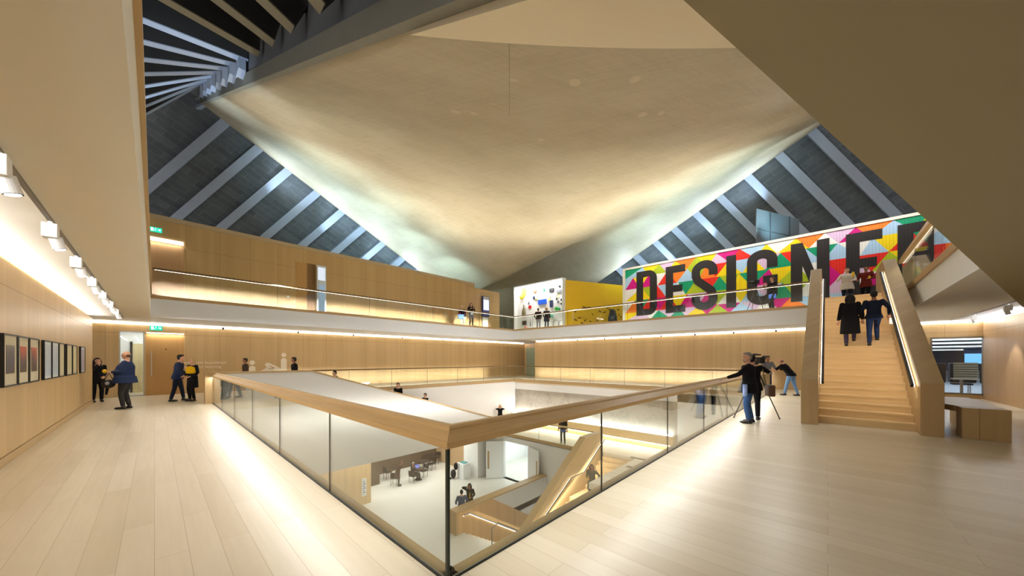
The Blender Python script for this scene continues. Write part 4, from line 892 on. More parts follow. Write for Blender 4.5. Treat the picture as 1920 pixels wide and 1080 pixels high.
def solid(mb, name, mat, parent, vox, it=3, org=None):
    """fuse overlapping pieces into one continuous smooth surface"""
    me = mb.mesh((0, 0, 0)); o = bpy.data.objects.new('tmp', me); COL.objects.link(o)
    r = o.modifiers.new('r', 'REMESH'); r.mode = 'VOXEL'; r.voxel_size = vox
    s = o.modifiers.new('s', 'SMOOTH'); s.factor = .5; s.iterations = it
    dg = bpy.context.evaluated_depsgraph_get(); m2 = bpy.data.meshes.new_from_object(o.evaluated_get(dg)); bpy.data.objects.remove(o)
    po = WORLD_ORG[parent] if parent else org
    m2.transform(Matrix.Translation((-po[0], -po[1], -po[2]))); m2.materials.clear(); m2.materials.append(mat)
    for p in m2.polygons: p.use_smooth = True
    q = bpy.data.objects.new(name, m2); COL.objects.link(q)
    if parent: q.parent = parent
    else: q.location = org; WORLD_ORG[q] = tuple(org)
    return q
def ik(a, b, l1, l2, pole):
    d = b-a; L = d.length
    if L > (l1+l2)*.999: b = a+d*((l1+l2)*.999/L); d = b-a; L = d.length
    x = (l1*l1-l2*l2+L*L)/(2*L); h = sqrt(max(0, l1*l1-x*x)); n = d.normalized(); p = pole-n*pole.dot(n); p = p.normalized() if p.length > 1e-4 else Vector((0, 1, 0))
    return a+n*x+p*h, b
def person(label, pos, face, h=1.74, fat=1.0, top=BLK, bottom=BLK, hair=HBRN, hl='short', skin=SKIN, shoes=SHOE, lean=0, side=0, arms=None, legs=None, hem=.86, skirt=None, sleeve=1.0, hyaw=0, hpitch=0, pz=None, vox=.013, poleL=None, poleR=None, coatw=1.0, bulge=0, fingers=True, curl=.5, legz=(0, 0), bowed=0):
    s = h/1.76; f = Vector((cos(radians(face)), sin(radians(face)), 0)); r = Vector((f.y, -f.x, 0)); O = Vector(pos)
    W = lambda v: O+(r*v.x+f*v.y+Vector((0, 0, v.z)))*s
    T = Vector((sin(side), sin(lean)*cos(side), cos(lean)*cos(side))); X = Vector((cos(side), 0, -sin(side))); Yv = T.cross(X)*1.0
    P = Vector((0, -.55*sin(lean)*.35, pz if pz else .955)); N = P+T*.52; fw = fat
    arms = arms or [(-.27, .06, .80), (.27, .06, .80)]; legs = legs or [(-.11, .02), (.11, .02)]
    def ringp(c, rx, ry, n=16, fwd=0): return [W(c+X*(rx*cos(2*pi*i/n))+Yv*(-ry*sin(2*pi*i/n)+(fwd if -sin(2*pi*i/n) > 0 else 0)*abs(sin(2*pi*i/n)))) for i in range(n)]
    if Yv.y < 0: Yv = -Yv
    hipw = .095*min(fw, 1.15)
    sh = [N-T*.05+X*sg*(.185+.02*(fw-1)) for sg in (-1, 1)]; hip = [P+X*sg*hipw-Vector((0, 0, .03)) for sg in (-1, 1)]
    wr = []; el = []
    for k in (0, 1):
        pole = (poleL, poleR)[k] or Vector(((-.6, .6)[k], -1, -.4)); e, w = ik(sh[k], Vector(arms[k]), .295, .262, pole); el.append(e); wr.append(w)
    an = []; kn = []
    for k in (0, 1):
        a_ = Vector((legs[k][0], legs[k][1], .085+legz[k])); kk, a_ = ik(hip[k], a_, .435, .415, Vector((0, 1, .1))); kn.append(kk); an.append(a_)
    torso = [(0.0-.10, .150, .105, 0), (0.0, .162*fw, .112*fw, .3), (.10, .150*fw, .105*fw, 1), (.22, .142*fw, .102*fw, .8), (.36, .165*fw**.7, .115*fw**.7, .3), (.46, .165*fw**.5, .10, 0), (.505, .11, .075, 0), (.55, .058, .06, 0)]
    def torso_rings(g, lo=-.2, hi=.6): return [ringp(P+T*q, rx+g, ry+g, fwd=bulge*b) for q, rx, ry, b in torso if lo <= q <= hi]
    # ---- body
    m = MB(); m.loft(torso_rings(-.012))
    hd = (Vector((sin(radians(hyaw))*cos(radians(hpitch)), cos(radians(hyaw))*cos(radians(hpitch)), -sin(radians(hpitch)))))
    hx = hd.cross(Vector((0, 0, 1))).normalized(); hz = hx.cross(hd); HM = Matrix(((hx.x, hd.x, hz.x), (hx.y, hd.y, hz.y), (hx.z, hd.z, hz.z)))
    HC = N+T*.10+Vector((0, .0, .075))+hd*.022
    WM = Matrix((r, f, Vector((0, 0, 1)))).transposed() @ HM
    E = lambda v, rx, ry, rz, mb: mb.ell(W(HC+HM @ Vector(v)), rx*s, ry*s, rz*s, WM, 16, 12)
    m.tube([W(N-T*.02), W(HC+HM @ Vector((0, -.02, -.07)))], [.058*s, .054*s], 12)
    E((0, -.008, .025), .076, .094, .094, m); E((0, .018, -.045), .058, .07, .07, m); E((0, .05, -.085), .034, .032, .026, m); E((0, .088, -.018), .013, .02, .024, m); E((0, .078, .028), .052, .016, .012, m)
    for sg in (-1, 1): E((sg*.078, -.008, -.005), .012, .02, .033, m)
    for k in (0, 1):
        m.ell(W(sh[k]), .056*s, .056*s, .056*s, None, 10, 6); m.tube([W(sh[k]), W(sh[k].lerp(el[k], .5)), W(el[k])], [.05*s, .048*s, .039*s], 10)
        m.tube([W(el[k]), W(el[k].lerp(wr[k], .35)), W(wr[k])], [.04*s, .041*s, .026*s], 10)
        d = (wr[k]-el[k]).normalized(); ref = Vector((1, 0, 0)) if abs(d.x) < .8 else Vector((0, 0, 1)); wd = (ref-d*ref.dot(d)).normalized(); nm = d.cross(wd)
        inn = nm if nm.dot(Vector((-(wr[k].x), .2, -.2))) > 0 else -nm
        pc = wr[k]+d*.05; WMp = Matrix((r, f, Vector((0, 0, 1)))).transposed() @ Matrix(((wd.x, nm.x, d.x), (wd.y, nm.y, d.y), (wd.z, nm.z, d.z)))
        m.ell(W(pc), .042*s, .02*s, .056*s, WMp, 12, 8)
        for q, ln in ((-1.5, .068), (-.5, .08), (.5, .084), (1.5, .074)):
            b0 = wr[k]+d*.088+wd*q*.021; b1 = b0+d*ln*.45+wd*q*.003+inn*.006; b2 = b1+d*ln*.4+inn*ln*curl*.55
            m.tube([W(b0-d*.02), W(b0), W(b1), W(b2)], [.0105*s, .0105*s, .0098*s, .0085*s], 8)
        th = (1 if k == 0 else -1); t0 = wr[k]+d*.03+wd*th*.034; t1 = t0+d*.035+wd*th*.03+inn*.008; t2 = t1+d*.035+wd*th*.006+inn*.012
        m.tube([W(t0-wd*th*.02), W(t0), W(t1), W(t2)], [.013*s, .0125*s, .0115*s, .0095*s], 8)
    for k in (0, 1):
        m.tube([W(hip[k]), W(hip[k].lerp(kn[k], .5)), W(kn[k])], [.078*s, .072*s, .05*s], 12)
        m.tube([W(kn[k]), W(kn[k].lerp(an[k], .3)), W(an[k])], [.05*s, .052*s, .034*s], 12)
        m.ell(W(an[k]+Vector((0, .05, -.045))), .038*s, .1*s, .035*s, Matrix((r, f, Vector((0, 0, 1)))).transposed(), 10, 6)
    body = solid(m, 'person', skin, None, vox, 3, org=tuple(O)); tag(body, label, 'person')
    # ---- face
    for sg in (-1, 1):
        e = MB(); E((sg*.03, .083, .008), .011, .008, .007, e); e.build('eye', EYE, body, smooth=True)
    e = MB(); E((0, .082, -.055), .022, .008, .007, e); e.build('mouth', LIP, body, smooth=True)
    # ---- trousers and shoes
    m = MB(); 
    m.loft([ringp(P+T*q, rx*fw, ry*fw, fwd=bulge*.6) for q, rx, ry in ((-.11, .155, .115), (0, .172, .122), (.10, .162, .116))])
    for k in (0, 1):
        m.ell(W(hip[k]), .098*s*min(fw, 1.2), .105*s*min(fw, 1.2), .1*s, None, 12, 8)
        m.tube([W(hip[k]), W(hip[k].lerp(kn[k], .5)), W(kn[k])], [.1*s*min(fw, 1.25), .086*s*min(fw, 1.2), .066*s], 14)
        m.tube([W(kn[k]), W(kn[k].lerp(an[k], .35)), W(an[k]+Vector((0, -.005, .01)))], [.066*s, .064*s, .052*s], 14)
    solid(m, 'trousers', bottom, body, .014, 2)
    for k in (0, 1):
        m = MB(); a_ = an[k]; m.ell(W(a_+Vector((0, .06, -.05))), .047*s, .135*s, .04*s, Matrix((r, f, Vector((0, 0, 1)))).transposed(), 12, 8); m.tube([W(a_+Vector((0, -.012, .01))), W(a_+Vector((0, -.012, -.06)))], [.045*s, .05*s], 12); m.ell(W(a_+Vector((0, -.04, -.055))), .042*s, .05*s, .032*s, None, 10, 6)
        solid(m, 'shoe', shoes, body, .012, 2)
    # ---- jacket or shirt
    m = MB(); rr = torso_rings(.028, -.05, .52)
    lowz = hem
    base = P+T*.0; dn = []
    if lowz < .9:
        for q in (0, .5, 1):
            z_ = base.z+.05-(base.z+.05-lowz)*q; fl = 1+.18*q*coatw; dn.append([W(Vector((P.x+x, P.y+y, z_))) for x, y in [((.198*fw)*fl*cos(2*pi*i/16), ((.15*fw)*fl*sin(2*pi*i/16))+(bulge*.4 if sin(2*pi*i/16) > 0 else 0)) for i in range(16)]])
        dn = dn[::-1]
        flip = [[q[(-i) % 16] for i in range(16)] for q in dn]; m.loft(dn, True)
    m.loft(rr)
    for k in (0, 1):
        m.ell(W(sh[k]), .074*s, .074*s, .07*s, None, 12, 8); m.tube([W(sh[k]), W(sh[k].lerp(el[k], .5)), W(el[k])], [.07*s, .064*s*fw**.4, .054*s], 12)
        if sleeve > .5:
            m.tube([W(el[k]), W(el[k].lerp(wr[k], .4)), W(el[k].lerp(wr[k], .97))], [.055*s, .052*s, .04*s], 12)
    solid(m, 'skirt_coat' if hem < .6 else ('jacket' if sleeve > .5 else 'shirt'), top, body, .014, 2)
    if skirt:
        m = MB(); m.loft([[W(Vector((P.x+.18*fl*cos(2*pi*i/18), P.y+.14*fl*sin(2*pi*i/18), z_))) for i in range(18)] for z_, fl in ((1.0, .9), (.9, 1.04), (.7, 1.08), (skirt[0], 1.1))]); m.build('skirt', skirt[1], body, smooth=True)
    # ---- hair
    if hl != 'none':
        m = MB(); HE = lambda v, rx, ry, rz: E(v, rx, ry, rz, m)
        if hl == 'bald':
            HE((-.0, -.068, -.012), .072, .042, .045); HE((-.062, -.045, -.008), .022, .04, .03); HE((.062, -.045, -.008), .022, .04, .03)
        else:
            HE((0, -.03, .04), .088, .094, .092); HE((0, .025, .088), .068, .06, .036); HE((0, -.06, -.01), .08, .055, .075)
            if hl in ('long', 'bob'):
                L = .30 if hl == 'long' else .15
                for sg in (-1, 0, 1): m.tube([W(HC+HM @ Vector((sg*.062, -.035 if sg else -.075, .04))), W(HC+HM @ Vector((sg*.085, -.03 if sg else -.085, -.06))), W(HC+HM @ Vector((sg*.085, -.05 if sg else -.10, -.06-L*.55)))], [.045*s, .05*s, .034*s], 10)
        solid(m, 'hair', hair, body, .012, 2)
    body['_w'] = 0; del body['_w']
    return dict(o=body, W=W, wr=wr, el=el, HC=HC, N=N, P=P, s=s, f=f, r=r, sh=sh)
def prop(mb, name, mat, lab, cat, smooth=False, bevel=0):
    o = mb.build(name, mat, smooth=smooth, bevel=bevel); return tag(o, lab, cat)
V = Vector
# --- left corridor
p = person('woman in black standing at the end of the left wall, hand raised to her mouth', (-1.47, 19.95, 0), -70, 1.64, .95, BLK, BLK, HBLK, 'long', arms=[(-.12, .17, 1.02), (.03, .16, 1.50)], poleR=V((.9, .1, -1)), hem=.8)
p = person('stout balding man in a dark blue jacket standing in profile by the glass door', (-.62, 16.55, 0), 168, 1.84, 1.42, NAVY, CHAR, HBRN, 'bald', arms=[(-.14, .27, 1.14), (.14, .27, 1.10)], legs=[(-.10, .05), (.10, -.03)], hem=.80, bulge=.10, lean=-.03)
w = p['W'](V(p['wr'][0])+V((0, .14, .03))); prop(MB().ell(w, .05, .05, .06, None, 14, 10), 'yellow_brochure', plain('brochure_yellow', (232, 186, 20), .5), 'crumpled yellow leaflet held by the stout man', 'leaflet', True)
t = thing('shoulder_bag', 'black bag with a pale badge hanging in front of the stout man', 'bag', tuple(p['W'](V((.0, .36, .62)))))
c = p['W'](V((.0, .37, .78))); MB().ell(c, .15, .13, .14, None, 16, 10).build('body', BLACK, t, smooth=True); MB().ell(c+V((-.02, -.12, .02)), .05, .03, .05, None, 12, 8).build('badge', plain('badge', (150, 150, 156), .4), t, smooth=True)
MB().tube([c+V((-.1, 0, .1)), p['W'](V(p['wr'][0])+V((0, .05, -.03))), c+V((.1, 0, .1))], .014, 6).build('strap', BLACK, t); MB().tube([c+V((-.02, .02, -.1)), c+V((-.05, .02, -.34))], [.04, .025], 8).build('umbrella', BLK, t)
p = person('man in a navy pullover and dark trousers leaning toward the woman with the yellow scarf', (.62, 18.05, 0), -10, 1.77, 1.0, NAVY, DKNAVY, HBLK, 'short', arms=[(-.22, .26, 1.0), (.22, .22, .95)], legs=[(-.1, .14), (.1, -.18)], lean=.14, hem=.84)
p = person('woman in a black coat with a yellow shawl beside the balustrade end post', (1.0, 17.72, 0), -150, 1.64, 1.0, BLK, BLK, HBLD, 'bob', arms=[(-.17, .20, 1.02), (.16, .2, 1.05)], hem=.55, coatw=.6)
W_ = p['W']; m = MB(); m.loft([[W_(V((.215*k*cos(2*pi*i/20), .16*k*sin(2*pi*i/20)+.01, z))) for i in range(20)] for z, k in ((1.13, 1.12), (1.25, 1.12), (1.37, 1.06), (1.445, .62))]); q = solid(m, 'shawl', cloth('yellow', (226, 180, 20)), p['o'], .015, 3)
# --- cameramen by the right balustrade
p = person('man in a black jacket and blue jeans resting a hand on the oak handrail', (10.22, 1.44, 0), 102, 1.76, 1.12, BLK, JEAN, HGREY, 'short', arms=[(-.17, .47, 1.13), (.27, .08, .90)], legs=[(-.13, .02), (.14, -.06)], lean=.06, hem=.76, hyaw=-38, vox=.0095)
prop(MB().loft([[p['W'](V((-.30+.07*cos(2*pi*i/10), .10+.05*sin(2*pi*i/10), z))) for i in range(10)] for z in (.70, .80, .98)]), 'blue_folder', cloth('pale_blue', (150, 170, 220)), 'pale blue cloth hanging at the left hip of the man in jeans', 'folder', True)
p6 = person('second camera operator in dark clothes standing behind the man in jeans', (11.0, 1.48, 0), -6, 1.70, 1.1, BLK, BLK, HBLK, 'short', arms=[(-.08, .38, 1.42), (.16, .38, 1.42)], legs=[(-.12, .05), (.16, -.12)], hem=.8, vox=.0105)
t = thing('video_camera', 'black video camera on a tripod behind the man in jeans', 'camera', (11.52, 1.45, 1.48))
c = V((11.52, 1.45, 1.57)); a = V((.6, .8, 0)); b = V((.8, -.6, 0))
MB().obox(c, a*.20, b*.075, V((0, 0, .085))).build('body', BLACK, t, bevel=.01); MB().tube([c+a*.2, c+a*.38], [.055, .062], 18).build('lens', BLACK, t); MB().obox(c+V((0, 0, .15)), a*.12, b*.02, V((0, 0, .02))).build('top_handle', BLACK, t); MB().tube([c+b*.09+V((0, 0, .08))-a*.12, c+b*.24+V((0, 0, .10))-a*.02], .04, 10).build('viewfinder', BLACK, t)
MB().tube([c-a*.05+V((0, 0, .16)), c+a*.1+V((0, 0, .17))], .022, 10).build('microphone', BLACK, t)
def tripod(cx, cy, z0, zt, feet, lab):
    t = thing('tripod', lab, 'tripod', (cx, cy, z0)); top = V((cx, cy, zt))
    MB().tube([top, top-V((0, 0, .35))], .028, 10).build('column', BLACK, t); MB().ell(top, .05, .05, .04, None, 12, 8).build('head', BLACK, t, smooth=True)
    for fx, fy in feet:
        fpt = V((fx, fy, z0+.005)); md = (top-V((0, 0, .12))).lerp(fpt, .55); g = MB().tube([top-V((0, 0, .12)), md], .02, 8).build('leg', BLACK, t)
        MB().tube([md, fpt+V((0, 0, .02))], .013, 8).build('lower_tube', DSTEEL, g); MB().ell(fpt+V((0, 0, .015)), .022, .022, .015, None, 10, 6).build('rubber_foot', BLACK, g, smooth=True)
tripod(11.52, 1.45, 0, 1.48, [(11.35, .93), (10.8, 1.86), (12.3, 1.84)], 'black tripod under the video camera beside the right balustrade')
t = thing('satchel', 'brown leather satchel hanging at the hip of the second camera operator', 'bag', (11.0, 1.22, .7)); MB().obox((11.03, 1.10, .78), (.13, .06, 0), (-.03, .07, 0), (0, 0, .15)).build('body', plain('leather', (88, 58, 40), .5), t, bevel=.03)
MB().tube([(10.9, 1.17, .92), (10.97, 1.27, 1.45), (11.1, 1.2, .92)], .014, 6).build('strap', plain('strap_olive', (110, 96, 52), .6), t)
# --- two men at the far corner of the void
person('man in a grey pullover leaning on the far corner of the balustrade, facing the camera', (20.32, 2.14, 0), 215, 1.76, 1.0, GREY, DKNAVY, HBLK, 'short', skin=SKIN2, shoes=WSHOE, arms=[(-.25, .32, 1.12), (.2, .34, 1.12)], lean=.12)
person('man in a black t-shirt and light jeans bending forward over the balustrade', (19.0, 1.27, 0), 78, 1.74, 1.05, BLK, LJEAN, HBRN, 'bald', arms=[(-.22, .62, 1.12), (.22, .6, 1.12)], legs=[(-.1, .1), (.1, -.32)], lean=.62, sleeve=0, hem=.88)
# --- big staircase
p = person('woman in a long black and plum coat climbing the big staircase, seen from behind', (14.66, -.50, 2.0), -2, 1.60, 1.1, BLK, PLUM, HBLK, 'long', arms=[(-.3, .05, .82), (.3, .08, .84)], legs=[(-.09, .0), (.09, .27)], legz=(0, .168), hem=.42, coatw=.9)
p = person('man in a navy top and jeans climbing the big staircase on the right', (14.66, -1.0, 2.0), 2, 1.62, .95, DKNAVY, DJEAN, HBLK, 'short', arms=[(-.22, .2, 1.0), (.34, .05, .98)], legs=[(-.1, 0), (.1, .27)], legz=(0, .168), hem=.88, skin=SKIN2)
prop(MB().obox(p['W'](V((.42, .1, .78))), V((.02, .06, 0)), V((.05, -.01, 0)), V((0, 0, .09))), 'white_leaflet', plain('paper_white', (236, 234, 230), .6), 'white paper in the right hand of the man climbing the stairs', 'leaflet')
p = person('person in a pale cream jacket at the head of the big staircase, holding something yellow', (20.9, -.62, Z2), 175, 1.62, 1.15, CREAM, DKNAVY, HBRN, 'short', arms=[(-.2, .26, 1.1), (.22, .26, 1.25)], hem=.72)
prop(MB().ell(p['W'](V((-.22, .36, 1.35))), .10, .05, .12, None, 14, 8), 'yellow_brochure', MATS['brochure_yellow'], 'yellow leaflet between the two people at the stair head', 'leaflet', True)
p = person('person in a rust-red jacket at the head of the big staircase', (20.95, -1.2, Z2), 160, 1.60, 1.0, RUST, BLK, HBLK, 'short', skin=SKIN2, arms=[(-.2, .26, 1.12), (.24, .2, 1.1)], hem=.76)
prop(MB().ell(p['W'](V((-.22, .36, 1.15))), .07, .04, .07, None, 12, 8), 'yellow_card', MATS['brochure_yellow'], 'small yellow card in the hand of the rust-jacket person', 'leaflet', True)
# --- upper galleries
p = person('camera operator in dark top and blue shorts filming before the letter G', (20.95, 2.0, Z2), 128, 1.66, 1.0, BLK, BLK, HBRN, 'short', arms=[(-.12, .32, 1.35), (.14, .34, 1.35)], skirt=(.62, BLUE))
tripod(20.58, 2.62, Z2, Z2+1.3, [(20.35, 2.95), (20.95, 2.85), (20.45, 2.3)], 'dark tripod on the upper gallery before the lettered wall')
t = thing('video_camera', 'black film camera on the upper gallery tripod', 'camera', (20.58, 2.62, Z2+1.34)); MB().obox((20.58, 2.62, Z2+1.44), (.1, .1, 0), (-.06, .06, 0), (0, 0, .1)).build('body', BLACK, t, bevel=.01); MB().tube([(20.51, 2.70, Z2+1.44), (20.38, 2.85, Z2+1.44)], .06, 14).build('lens', BLACK, t)
person('visitor in a black top and grey trousers facing the white display wall, left of two', (21.3, 17.1, Z2), 20, 1.72, 1.05, BLK, GREY, HBRN, 'short', arms=[(-.3, .12, 1.0), (.2, .2, 1.0)])
p = person('visitor in dark clothes with a yellow hat at the white display wall, right of two', (21.3, 16.25, Z2), 30, 1.70, 1.05, DKNAVY, CHAR, HBLD, 'bob', arms=[(-.24, .2, 1.0), (.26, .1, .9)], hem=.62)
p = person('white-haired person in black with a blue bag on the upper left gallery', (16.15, 20.4, Z2), -110, 1.70, 1.05, BLK, CREAM, plain('hair_white', (220, 214, 200), .6), 'short', arms=[(-.25, .1, .85), (.25, .16, .95)])
prop(MB().obox((15.85, 20.2, 4.82), V((.2, -.08, 0)), V((.03, .06, 0)), V((0, 0, .17))), 'blue_bag', plain('bag_blue', (88, 138, 212), .5), 'light blue bag carried on the upper left gallery', 'bag', bevel=.02)
person('woman in dark top and leggings standing at the rail of the upper left gallery', (15.85, 19.0, Z2), -112, 1.70, .95, BLK, CHAR, HBLK, 'long', arms=[(-.12, .3, 1.3), (.16, .3, 1.28)], hem=.9)
# --- beyond the parapet
person('blurred person with dark hair passing before the shorter pictogram', (2.98, 20.3, 0), 180, 1.64, 1.0, BROWN, BLK, HBLK, 'short', skin=SKIN2)
person('man in black walking behind the bend of the parapet cap', (4.3, 17.4, 0), 175, 1.68, 1.0, BLK, BLK, HBLK, 'short', skin=SKIN2, lean=.05)
person('person going down the far-left stairs, only dark hair showing above the cap', (5.95, 17.3, -.525), 190, 1.56, 1.0, BLK, BLK, HBLK, 'short')
person('man in a black jacket going down the far-left stairs', (9.34, 17.5, -1.575), 205, 1.86, 1.05, BLK, BLK, HBRN, 'short', lean=.06)
person('person lower on the far-left stairs with only the head above the cap', (11.0, 17.4, -2.1), 190, 1.68, 1.0, BLK, BLK, HBLK, 'short')
p = person('photographer in black on the mezzanine with both hands raised to the face', (17.85, 18.0, ZM), 225, 1.66, 1.0, BLK, BLK, HBLD, 'bob', arms=[(-.07, .2, 1.52), (.07, .2, 1.52)], poleL=V((-1, .1, -.3)), poleR=V((1, .1, -.3)))
person('person in a dark top and blue shirt tail standing at the mezzanine rail', (17.05, 11.75, ZM), 200, 1.70, .95, BLK, CHAR, HBLK, 'short', arms=[(-.28, .08, .85), (.28, .08, .85)], skirt=(.80, BLUE))
p = person('woman in brown holding a yellow leaflet on the lower oak stairs, hand on hip', (14.1, 8.1, -5.0), 205, 1.64, 1.0, OLIVE, BROWN, HBRN, 'long', skin=SKIN2, arms=[(-.26, .02, .98), (.12, .22, 1.12)], poleL=V((-1, -.1, 0)), hem=.5)
prop(MB().obox(p['W'](V((.14, .31, 1.16))), V((.07, .05, 0)), V((.01, -.012, 0)), V((0, 0, .10))), 'yellow_brochure', MATS['brochure_yellow'], 'yellow leaflet held by the woman on the lower stairs', 'leaflet')
person('man in a grey-blue shirt seen from behind near the stair parapet on the ground floor', (10.6, 13.45, ZG), 60, 1.70, 1.02, cloth('slate', (84, 92, 112)), DKNAVY, HBLK, 'short', arms=[(-.26, .22, 1.0), (.26, .2, 1.05)])
p = person('woman in black with a yellow folder shading her eyes on the ground floor', (11.45, 13.85, ZG), 215, 1.70, .98, cloth('espresso', (48, 40, 36)), BLK, HBLK, 'long', skin=SKIN2, arms=[(-.16, .2, 1.1), (.1, .17, 1.62)], poleR=V((1, .2, .1)), hem=.6)
prop(MB().obox(p['W'](V((-.08, .27, 1.22))), V((.08, .08, 0)), V((.008, -.008, 0)), V((0, 0, .13))), 'yellow_folder', MATS['brochure_yellow'], 'yellow folder held by the woman on the ground floor', 'folder')
person('person in brown stooping at the cafe beside the pale oak wall', (10.95, 20.5, ZG), -30, 1.68, 1.05, BROWN, BROWN, HBRN, 'bob', skin=SKIN2, lean=.35, hem=.55)
person('seated person in a dark suit with a pale tie at the nearest cafe table', (11.95, 20.4, ZG), 5, 1.74, 1.05, cloth('suit', (50, 42, 40)), cloth('suit2', (46, 40, 38)), HGREY, 'short', skin=SKIN2, pz=.56, legs=[(-.12, .42), (.14, .46)], arms=[(-.15, .36, .82), (.2, .36, .82)], hem=.9)
t = thing('backpack', 'black backpack and coat heaped against the white plinth', 'bag', (14.2, 19.0, ZG))
MB().ell((14.25, 19.0, ZG+.32), .18, .22, .32, None, 16, 10).build('body', BLACK, t, smooth=True); MB().ell((14.35, 18.85, ZG+.85), .14, .16, .26, None, 14, 8).build('coat', BLK, t, smooth=True); MB().ell((14.0, 19.1, ZG+.06), .16, .12, .06, None, 12, 6).build('side_pocket', BLACK, t, smooth=True)
o = MB().ell((20.45, 1.95, Z2+.06), .14, .07, .06, None, 12, 6).build('small_bag', BLACK, smooth=True); tag(o, 'small dark pouch on the gallery floor right of the camera operator', 'bag')
# ------------------------------------------------------------------ light
WARM = (1, .95, .85); WARM2 = (1, .985, .95); COOL = (.62, .80, 1.0); NEUT = (1, .97, .93)
K = .92
# coves
area('cove_left', (XL-.06, 6.8, 3.145), (1, 0, .3), .08, 25, 520*K, (.98, .99, 1))
area('cove_left_down', (XL-.02, 6.8, 3.16), (.35, 0, -1), .08, 25, 60*K, WARM2)
area('cove_far', (11.5, YW+.02, 3.13), (0, -.35, -1), 26.5, .12, 220*K, WARM2)
area('cove_far_up', (11.5, YW+.08, 3.13), (0, -.6, 1), 26.5, .12, 130*K, WARM2)
area('cove_right', (XW+.02, 7, 3.13), (-.35, 0, -1), .12, 23, 240*K, WARM2)
area('cove_right_up', (XW+.08, 7, 3.13), (-.6, 0, 1), .12, 23, 130*K, WARM2)
area('cove_side', (15, YS+.02, 3.145), (0, 1, .3), 14, .08, 200*K, (.97, .98, 1))
# handrail strips lighting the floors
area('rail_left', (VX0-.012, 9.2, .94), (-.35, 0, -1), .02, 14, 120*K, WARM2)
area('rail_right', (10.7, VY0-.012, .94), (0, -.35, -1), 18, .02, 150*K, WARM2)
area('rail_far', (12.3, VY1+.035, .985), (0, 1, -.2), 15, .02, 85*K, WARM2, radians(30))
area('rail_far_dn', (12.3, VY1+.035, .985), (0, .5, -1), 15, .02, 90*K, WARM2, radians(100))
area('rail_far2', (VX1+.035, 10.4, .985), (1, 0, -.2), .02, 16, 85*K, WARM2, radians(30))
area('rail_far2_dn', (VX1+.035, 10.4, .985), (.5, 0, -1), .02, 16, 90*K, WARM2, radians(100))
area('rail_up_far', (10, VY1+.035, Z2+.985), (0, 1, -.2), 20, .02, 240*K, WARM2, radians(30))
area('rail_up_far_dn', (10, VY1+.035, Z2+.985), (0, .5, -1), 20, .02, 180*K, WARM2, radians(100))
area('rail_up_right', (VX1+.03, 9.5, Z2+.99), (.8, 0, -.6), .02, 18, 120*K, WARM2, radians(78))
area('rail_up_side', (13.3, -1.95, Z2+.97), (0, -.5, -1), 9, .02, 70*K, WARM2)
area('stair_rail_l', (14.4, .08, 2.75), (.594, -.5, -1), 7.2, .03, 20*K, WARM, xdir=(1, 0, .594))
area('stair_rail_r', (14.4, -1.33, 2.75), (.594, .5, -1), 7.2, .03, 20*K, WARM, xdir=(1, 0, .594))
# track spots down to the floor and pictures
for y in (4.55, 6.45, 8.3, 10.2, 12.1, 14.0, 16.0): spot('track', (-.78, y+.03, 2.86), (-.55, y+.1, 0), 55*K, 70, NEUT, .8)
for x in (16.6, 19.6): spot('track_r', (x, -3.73, 2.86), (x, -4.6, .4), 140*K, 60, WARM2, .5)
# roof: cool uplights hidden behind the partition tops and along the shell edges, warm uplights onto the vault
for x, w in ((5.0, 1500), (8.4, 1500), (11.6, 1500), (15.0, 1200), (18.4, 900)):
    zz = zl(x*1.02+.6)
    spot('edge_l', (x, 29.6, max(8.6, zz-3.6)), (x+2.6, 26.6, zz-.4), w*K, 95, COOL, .9, .15)
for y, w in ((3.2, 1500), (6.4, 1400), (9.6, 1300), (13.0, 1100)):
    zz = zr(y)
    spot('edge_r', (31.6, y, max(8.6, zz-3.6)), (28.6, y+2.2, zz-.4), w*K, 95, COOL, .9, .15)
# cool uplights standing on the tops of the partition walls
TEAL = (.54, .86, 1.0)
for x, w in ((3.5, 1700), (7.5, 2000), (11.5, 2000), (15.5, 1600)):
    spot('wall_top_l', (x, 22.0, 8.25), (x+5.0, 26.6, zsh(x+5.0, 26.6)), w*K, 84, TEAL, 1, .1)
    F2 = {3.5: 1.1, 7.5: .6, 11.5: .16}.get(x, 0)
    if x < 15: spot('wall_top_l2', (x+1.5, 21.7, 8.25), (x+4.5, 21.0, zsh(x+4.5, 21.0)), w*.8*F2*K, 105, (.70, .90, .97), 1, .1)
for y, w in ((1.0, 1800), (4.5, 2000), (8.0, 1700)):
    spot('wall_top_r', (22.5, y, 8.1), (28, y+4.5, zsh(28, y+4.5)), w*K, 84, TEAL, 1, .1)
    F2 = {1.0: 1.1, 4.5: .55, 8.0: .14}[y]
    spot('wall_top_r2', (22.3, y+1.5, 8.1), (22.0, y+4.5, zsh(22.0, y+4.5)), w*.8*F2*K, 105, (.70, .90, .97), 1, .1)
spot('streak_r', (22.9, -2.2, 8.2), (27.5, 3.4, 14.6), 2600*K, 46, (.86, .96, 1), 1, .1)
spot('streak_r2', (22.9, .4, 8.2), (23.5, 6.6, 12.8), 1200*K, 40, (.9, .96, 1), 1, .1)
spot('streak_l', (2.6, 22.4, 8.3), (7.0, 27.3, 14.3), 1600*K, 40, (.86, .96, 1), 1, .1)
spot('posts', (-.8, 22.2, 8.6), (2.0, 21.5, 15.8), 1500*K, 60, (.62, .8, 1), .9, .2)  # this and the next: unseen spots added to brighten the clerestory posts
spot('posts2', (-.2, 10.5, 5.2), (2.0, 17.5, 13.6), 1500*K, 55, (.62, .8, 1), .9, .2)
